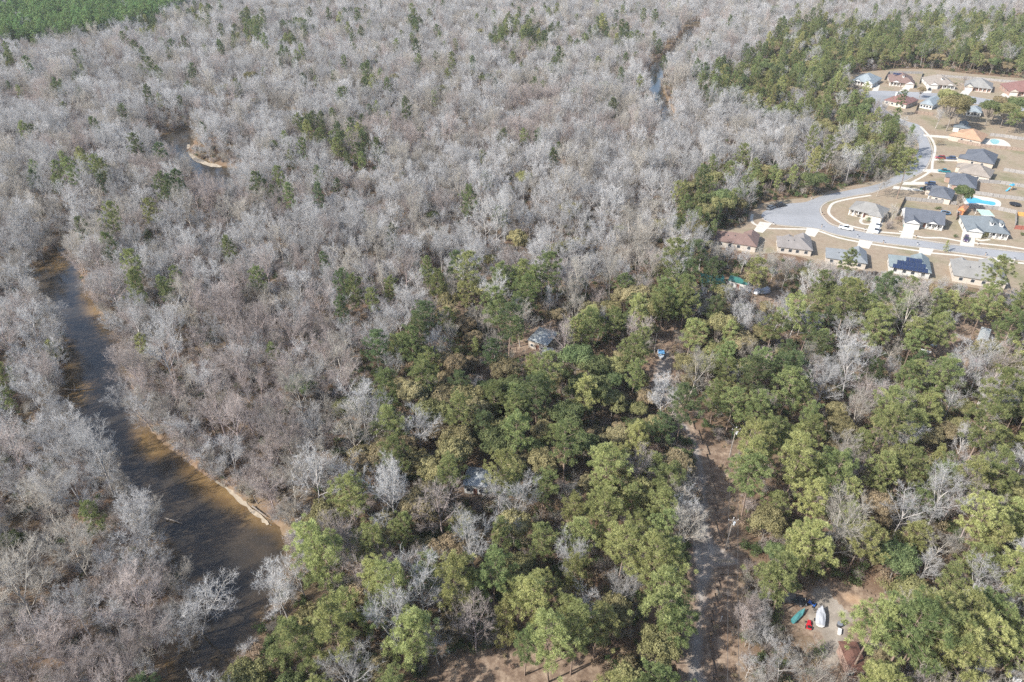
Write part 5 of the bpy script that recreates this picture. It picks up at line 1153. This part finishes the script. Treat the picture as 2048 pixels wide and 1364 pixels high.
# ------------------------------------------------------------------ boats, yard clutter
SILV = paint('silver_tarp', (.36, .37, .39), .45, var=.12, nscale=1.2)
def boat(name, label, x, y, x2, y2, L, w, hull, cover=None, trailer=True, seats=None):
    g, h2 = G(x, y), G(x2, y2); e = empty(name, label, 'boat', (g.x, g.y, ground_z(g.x, g.y) + .02), math.atan2(h2.y - g.y, h2.x - g.x))
    z0 = .45 if trailer else .02; st = [(-L / 2, .92, 0), (-L * .2, 1, 0), (L * .15, .95, .02), (L * .36, .62, .10), (L * .5, .06, .25)]
    rings = [[(xx, -w / 2 * f, z0 + .75 + up), (xx, -w / 2 * f * .75, z0 + .2 + up), (xx, 0, z0 + up), (xx, w / 2 * f * .75, z0 + .2 + up), (xx, w / 2 * f, z0 + .75 + up)] for xx, f, up in st]
    MB().loft(rings).build('hull', hull, e)
    if cover:
        rg = [[(xx, -w / 2 * f * 1.06, z0 + .66 + up), (xx, -w / 2 * f * 1.06, z0 + .80 + up), (xx, -w / 5 * f, z0 + 1.02 + up + .1 * math.sin(i * 2.2)), (xx, w / 5 * f, z0 + 1.04 + up), (xx, w / 2 * f * 1.06, z0 + .80 + up), (xx, w / 2 * f * 1.06, z0 + .66 + up)] for i, (xx, f, up) in enumerate(st)]
        MB().loft(rg).build('cover', cover, e)
    if seats:
        for q in (-.3, 0, .22): MB().box(q * L - .15, q * L + .15, -w * .4, w * .4, z0 + .765, z0 + .82).build('thwart', seats, e)
    if trailer:
        t = MB().box(-L * .45, L * .45, -.45, -.37, .3, .4).box(-L * .45, L * .45, .37, .45, .3, .4).box(L * .45, L * .72, -.05, .05, .3, .4).build('trailer_frame', STEEL, e)
        for s_ in (-1, 1): MB().loft([[(-L * .15 + .3 * math.cos(k * math.pi / 6), s_ * w * .48 + yy, .3 + .3 * math.sin(k * math.pi / 6)) for k in range(12)] for yy in (0, s_ * .2)]).build('wheel', TYRE, e)
    return e
boat('boat', 'boat under a silver cover on its trailer in the yard', 1639, 1238, 1641, 1215, 4.4, 1.75, WHITE, SILV)
boat('boat', 'small white boat with blue canopy on the wooded track', 1321, 713, 1321.5, 722, 4.6, 2.0, WHITE, None, True, BLUEP)
boat('canoe', 'teal canoe lying on the ground in the yard', 1596, 1234, 1606, 1224, 4.2, 1.0, paint('canoe_teal', (.045, .17, .18), .5), paint('canoe_inside', (.06, .20, .20), .6), False)
e = [o for o in C.objects if o.get('label', '').startswith('small white boat')][0]
for a in (-.5, 1.0):
    for b_ in (-.7, .7): MB().tube([(a, b_, 1.1), (a, b_, 2.3)], .03, 5).build('canopy_post', STEEL, e)
MB().box(-.8, 1.3, -.95, .95, 2.3, 2.37).build('canopy', BLUEP, e)
# riding mower
g = G(1617, 1252); e = empty('riding_mower', 'red riding mower standing in the yard below the canoe', 'mower', (g.x, g.y, ground_z(g.x, g.y)), 1.2)
REDP = paint('mower_red', (.42, .02, .03), .4); mb = MB(); mb.loft([[(.1, -.35, .35), (.1, .35, .35), (.1, .32, .85), (.1, -.32, .85)], [(1.0, -.3, .35), (1.0, .3, .35), (1.0, .26, .75), (1.0, -.26, .75)]]); mb.build('hood', REDP, e)
MB().box(-.9, .15, -.5, .5, .3, .5).build('deck', REDP, e); MB().box(-.75, -.2, -.27, .27, .5, .68).box(-.82, -.7, -.27, .27, .6, 1.1).build('seat', NETM, e); MB().tube([(.05, 0, .8), (-.08, 0, 1.05)], .03, 6).build('steering_column', STEEL, e)
for a, r0 in ((-.55, .3), (.75, .2)):
    for s_ in (-1, 1): MB().loft([[(a + r0 * math.cos(k * math.pi / 6), s_ * .48 + yy, r0 + r0 * math.sin(k * math.pi / 6)) for k in range(12)] for yy in (0, s_ * .18)]).build('wheel', TYRE, e)
# blue ride-on
g = G(1623, 1209); e = empty('quad_bike', 'small blue ride-on quad between the black truck and the sand', 'quad bike', (g.x, g.y, ground_z(g.x, g.y)), 2.4)
BLU = paint('quad_blue', (.02, .10, .38), .4); MB().loft([[(-.7, -.4, .45), (-.7, .4, .45), (-.7, .4, .7), (-.7, -.4, .7)], [(0, -.2, .5), (0, .2, .5), (0, .2, .72), (0, -.2, .72)], [(.7, -.4, .45), (.7, .4, .45), (.7, .35, .75), (.7, -.35, .75)]]).build('body', BLU, e)
MB().box(-.55, .1, -.17, .17, .725, .85).build('seat', NETM, e); MB().tube([(.35, -.4, 1.0), (.4, 0, .98), (.35, .4, 1.0)], .03, 6).tube([(.4, 0, .98), (.5, 0, .7)], .03, 6).build('handlebar', STEEL, e)
for a in (-.55, .55):
    for s_ in (-1, 1): MB().loft([[(a + .28 * math.cos(k * math.pi / 6), s_ * .42 + yy, .28 + .28 * math.sin(k * math.pi / 6)) for k in range(12)] for yy in (0, s_ * .24)]).build('wheel', TYRE, e)
# barrel, box, tanks, bins
def small(name, label, cat, x, y, parts, rz=0):
    g = G(x, y); e = empty(name, label, cat, (g.x, g.y, ground_z(g.x, g.y)), rz)
    for nm, mb, m in parts: mb.build(nm, m, e)
DRK = paint('drum_dark', (.04, .042, .045), .5)
small('drum', 'dark open drum right of the covered boat', 'barrel', 1678, 1252, [('body', MB().cyl((0, 0, 0), .5, .9, 16), DRK), ('rim', MB().cyl((0, 0, .9), .53, .05, 16), STEEL)])
small('chest_freezer', 'white chest on the ground just below the dark drum', 'chest', 1678, 1265, [('body', MB().box(-.6, .6, -.3, .3, 0, .6), WHITE), ('lid', MB().box(-.63, .63, -.33, .33, .603, .68), WHITE)], 1.1)
small('gas_tank', 'white capsule gas tank in the clearing left of the white shed', 'tank', 1851, 704, [('body', MB().loft([[(xx, r0 * math.cos(k * math.pi / 6), .75 + r0 * math.sin(k * math.pi / 6)) for k in range(12)] for xx, r0 in ((-1.6, .2), (-1.4, .48), (1.4, .48), (1.6, .2))]), WHITE), ('foot', MB().box(-1, -.8, -.4, .4, 0, .4).box(.8, 1, -.4, .4, 0, .4), STEEL)], -.6)
small('wheelbarrow', 'small grey trailer cart in the clearing beside the white gas tank', 'cart', 1866, 693, [('tray', MB().loft([[(-.8, -.5, .45), (.8, -.5, .45), (.8, .5, .45), (-.8, .5, .45)], [(-1, -.6, .95), (1, -.6, .95), (1, .6, .95), (-1, .6, .95)]]), STEEL), ('wheel', MB().cyl((0, .56, 0.02), .1, .44, 8).cyl((0, -.66, 0.02), .1, .44, 8), TYRE)], .4)
small('lounge_chair', 'pink and white folding chair in the shaded clearing', 'chair', 1808, 645, [('seat', MB().box(-.4, .4, -.4, .4, .4, .46), MR['pink']), ('backrest', MB().box(-.4, .4, .4, .46, .46, 1.1), MR['pink']), ('leg', MB().box(-.4, -.35, -.4, .4, 0, .4).box(.35, .4, -.4, .4, 0, .4), STEEL)])
small('trash_bin', 'green wheeled bin beside the charcoal house drive', 'bin', 1842, 380, [('body', MB().cyl((0, 0, 0), .35, 1.0, 8, .42), paint('bin_green', (.02, .16, .09), .5)), ('lid', MB().cyl((0, 0, 1.005), .45, .07, 8), DRK)])
small('trash_bin', 'teal bins against the garage of the gabled charcoal house', 'bin', 1811, 454.5, [('body', MB().box(-.9, -.1, -.4, .4, 0, 1.1).box(.1, .9, -.4, .4, 0, 1.1), paint('bin_teal', (.02, .22, .24), .5)), ('lid', MB().box(-.93, .93, -.43, .43, 1.103, 1.18), DRK)])
# brush pile under a grey tarp by the green sheds
g = G(1518, 580); e = empty('tarp_heap', 'grey tarp-covered heap beside the long green-roofed shed', 'heap', (g.x, g.y, 0)); mb = MB(); r_ = random.Random(4)
mb.loft([[(q * math.cos(k * math.pi / 8) * 4.2 * (1 + r_.uniform(-.12, .12)), q * math.sin(k * math.pi / 8) * 3.0 * (1 + r_.uniform(-.12, .12)), z) for k in range(16)] for q, z in ((1, -.1), (.85, .9), (.5, 1.8), (.12, 2.1))]); mb.build('tarp', SILV, e); MB().tube([(-4.3, -.4, .12), (-1, -3.1, .12), (3.2, -2.6, .12)], .12, 6).build('weight_log', OAK_BARK, e)

# ------------------------------------------------------------------ poles and wires
POLEM = paint('pole_wood', (.24, .21, .18), .9, var=.25); INS = paint('insulator', (.62, .62, .60), .3); WIREM = paint('wire_dark', (.06, .06, .06), .5)
def pole(label, x, y, h, arm=True, can=True, name='utility_pole'):
    g = G(x, y); e = empty(name, label, 'pole', (g.x, g.y, ground_z(g.x, g.y)), 0, None)
    MB().tube([(0, 0, -.3), (0, 0, h)], (.17, .12), 8).build('pole', POLEM, e)
    if arm:
        MB().box(-1.1, 1.1, -.18, -.07, h - .7, h - .57).build('crossarm', POLEM, e)
        for a in (-1, 0, 1): MB().cyl((a, -.12, h - .57 if a else h), .07, .25, 8).build('insulator', INS, e)
    if can: c_ = MB().cyl((.42, 0, h - 2.2), .28, .85, 12).build('transformer', paint('can_grey', (.52, .53, .53), .4), e); MB().cyl((.42, 0, h - 1.35), .06, .2, 8).build('bushing', INS, c_)
    return Vector((g.x, g.y, ground_z(g.x, g.y) + h))
t1 = pole('tall utility pole with a transformer beside the gravel track', 1450, 1100, 11)
t2 = pole('utility pole farther up the track beside thin bare trunks', 1459, 912, 10.5)
t3 = pole('thin pole at the wooded track left of the white boat', 1307, 716, 9.5, False, False)
t0 = Vector((G(1446, 1600).x, G(1446, 1600).y, 11.0))
def wire(label, a, b_, sag, dx):
    n = 18; mb = MB(); o = a
    mb.tube([(a.lerp(b_, i / n) + Vector((dx, 0, -sag * 4 * (i / n) * (1 - i / n) - .4)) - o) for i in range(n + 1)], .04, 4); w = mb.build('overhead_wire', WIREM, loc=o); tag(w, label, 'wire', 'overhead wires above the track')
wire('overhead wire from the tall pole towards the viewer, left strand', t1, t0, .9, -1); wire('overhead wire from the tall pole towards the viewer, right strand', t1, t0, 1.2, 1)
wire('overhead wire between the two transformer poles, left strand', t1, t2, .6, -1); wire('overhead wire between the two transformer poles, right strand', t1, t2, .8, 1)
wire('overhead wire running on up the track to the thin pole', t2, t3, 1.0, 0)
g = G(1441, 1243); e = empty('marker_post', 'short white marker post in the leaf-strewn verge', 'post', (g.x, g.y, 0)); MB().box(-.09, .09, -.05, .05, -.1, 1.7).build('post', WHITE, e); MB().box(-.12, .12, -.07, .07, 1.703, 1.76).build('cap', WHITE, e)
# culvert of broken white stones at the gravel crossing
g = G(1450, 1123); e = empty('culvert', 'pale stones and culvert end at the gravel crossing', 'culvert', (g.x, g.y, 0)); mb = MB(); r_ = random.Random(3)
for k in range(9): mb.cyl((-2.2 + k * .52, r_.uniform(-.25, .25), -.05), r_.uniform(.25, .4), r_.uniform(.2, .4), 6, .15)
mb.build('stones', SAND, e); MB().tube([(-1.4, .5, .02), (1.6, .3, .02)], .18, 8).build('pipe', SAND, e)

# ------------------------------------------------------------------ driftwood
def log(label, pts, r0, branches=()):
    P0 = [G(x, y, WATER_Z + z) for x, y, z in pts]; o = P0[0]; mb = MB(); mb.tube([p - o for p in P0], [r0 * (1 - .6 * i / (len(P0) - 1)) for i in range(len(P0))], 7)
    for i, dx, dy, dz in branches: mb.tube([P0[i] - o, P0[i] - o + Vector((dx, dy, dz))], (r0 * .5, .02), 5)
    q = mb.build('fallen_log', OAK_BARK, loc=o); tag(q, label, 'log', 'driftwood in the river')
log('half-sunken trunk lying across the left shallows of mid river', [(128,778,.6),(150,780,.3),(180,778,.12)], .28, ((1, 1.5, -2, .8), (1, -1, 2, 1.2), (2, 1.5, .8, .4)))
log('grey branch reaching into the water from the lower left bank', [(330,1036,.5),(350,1042,.3),(366,1048,.05)], .2, ((1, 1.2, 1, .2),))
log('thin forked branch standing out of the right side of mid river', [(256,775,.7),(240,772,.5),(226,770,.3)], .14, ((1, -2, -3, .2), (1, -1.5, 1, .2)))
log('pale log stranded along the right sand strip', [(505,1012,.7),(520,1024,.75),(533,1034,.7)], .24)
log('dark snag in the narrow water of the upper river', [(80,610,.8),(98,612,.5),(112,618,.1)], .2, ((1, 1, 2, 1.4),))

# ------------------------------------------------------------------ garden shrubs
def shrub(label, x, y, s, shape, m, bare=False):
    g = G(x, y); e = empty('garden_shrub', label, 'shrub', (g.x, g.y, .02), rnd.uniform(0, 6.28), 'garden shrubs'); e.scale = (s, s, s)
    T, K = (us if bare else ub)[shape]
    if T.n: o = bpy.data.objects.new('stem', T.mesh('stem', OAK_BARK)); C.objects.link(o); o.parent = e
    o = bpy.data.objects.new('crown', K.mesh('crown', m)); C.objects.link(o); o.parent = e
GRN = OAK_T['deep']; OLV = OAK_T['olive']
for a in (('round green shrub on the lawn edge left of the slate house', 1909, 475, .75, 0, GRN), ('spiky pale shrub before the porch of the slate house', 1967, 476, 1.1, 1, OLV), ('low shrub at the left front corner of the grey-tan house', 1705, 427, .9, 1, OLV), ('low shrub before the porch columns of the grey-tan house', 1715, 434, .7, 0, BRUSH_T[0]),
          ('rounded dark shrub in the walk loop of the grey-tan house', 1736, 443, .9, 1, GRN), ('tree-like shrub on the lawn below the red car', 1879, 325, 1.05, 1, OLV), ('brown-green round shrub by the lower drive corner', 1860.5, 352, .75, 0, BRUSH_T[2]), ('green shrub at the right edge before the slate house', 2044, 471, .8, 0, GRN),
          ('dark arching shrub on the verge of the upper curve', 1877, 291, 1.5, 1, BRUSH_T[0]), ('green plant bed behind the charcoal house', 1876, 419, 1.1, 2, GRN), ('dark hedge plant right of the tan-grey house', 1909, 172, 1.1, 1, GRN), ('brown shrub left of the brown top-row house', 1773, 168, 1.0, 1, BRUSH_T[0]), ('dark shrub right of the brown top-row house', 1828, 173, 1.1, 1, GRN),
          ('bushy green sapling on the left verge of the wooded track', 1350, 790, 1.3, 1, GRN), ('yellow-green bush beside the bare sand of the yard', 1770, 1186, 1.2, 1, OLV), ('straw-coloured bush at the back of the yard', 1800, 1188, 1.2, 0, BRUSH_T[2])): shrub(*a)
shrub('wide leafless shrub beside the drive with two white cars', 1774, 458, 1.3, 0, TWIG_T['pinkish'], True)

# ------------------------------------------------------------------ air
m, nt, out = newmat('haze_air'); v = N(nt, 'ShaderNodeVolumePrincipled'); v.inputs['Density'].default_value = .00006; v.inputs['Color'].default_value = (.95, .975, 1.0, 1); v.inputs['Anisotropy'].default_value = .0
nt.links.new(v.outputs[0], out.inputs['Volume'])
hz = MB().box(-900, 900, -60, 1400, -4.5, CAM_H + 6).build('haze', m); tag(hz, 'thin pale winter haze over the woods', 'haze', kind='stuff')
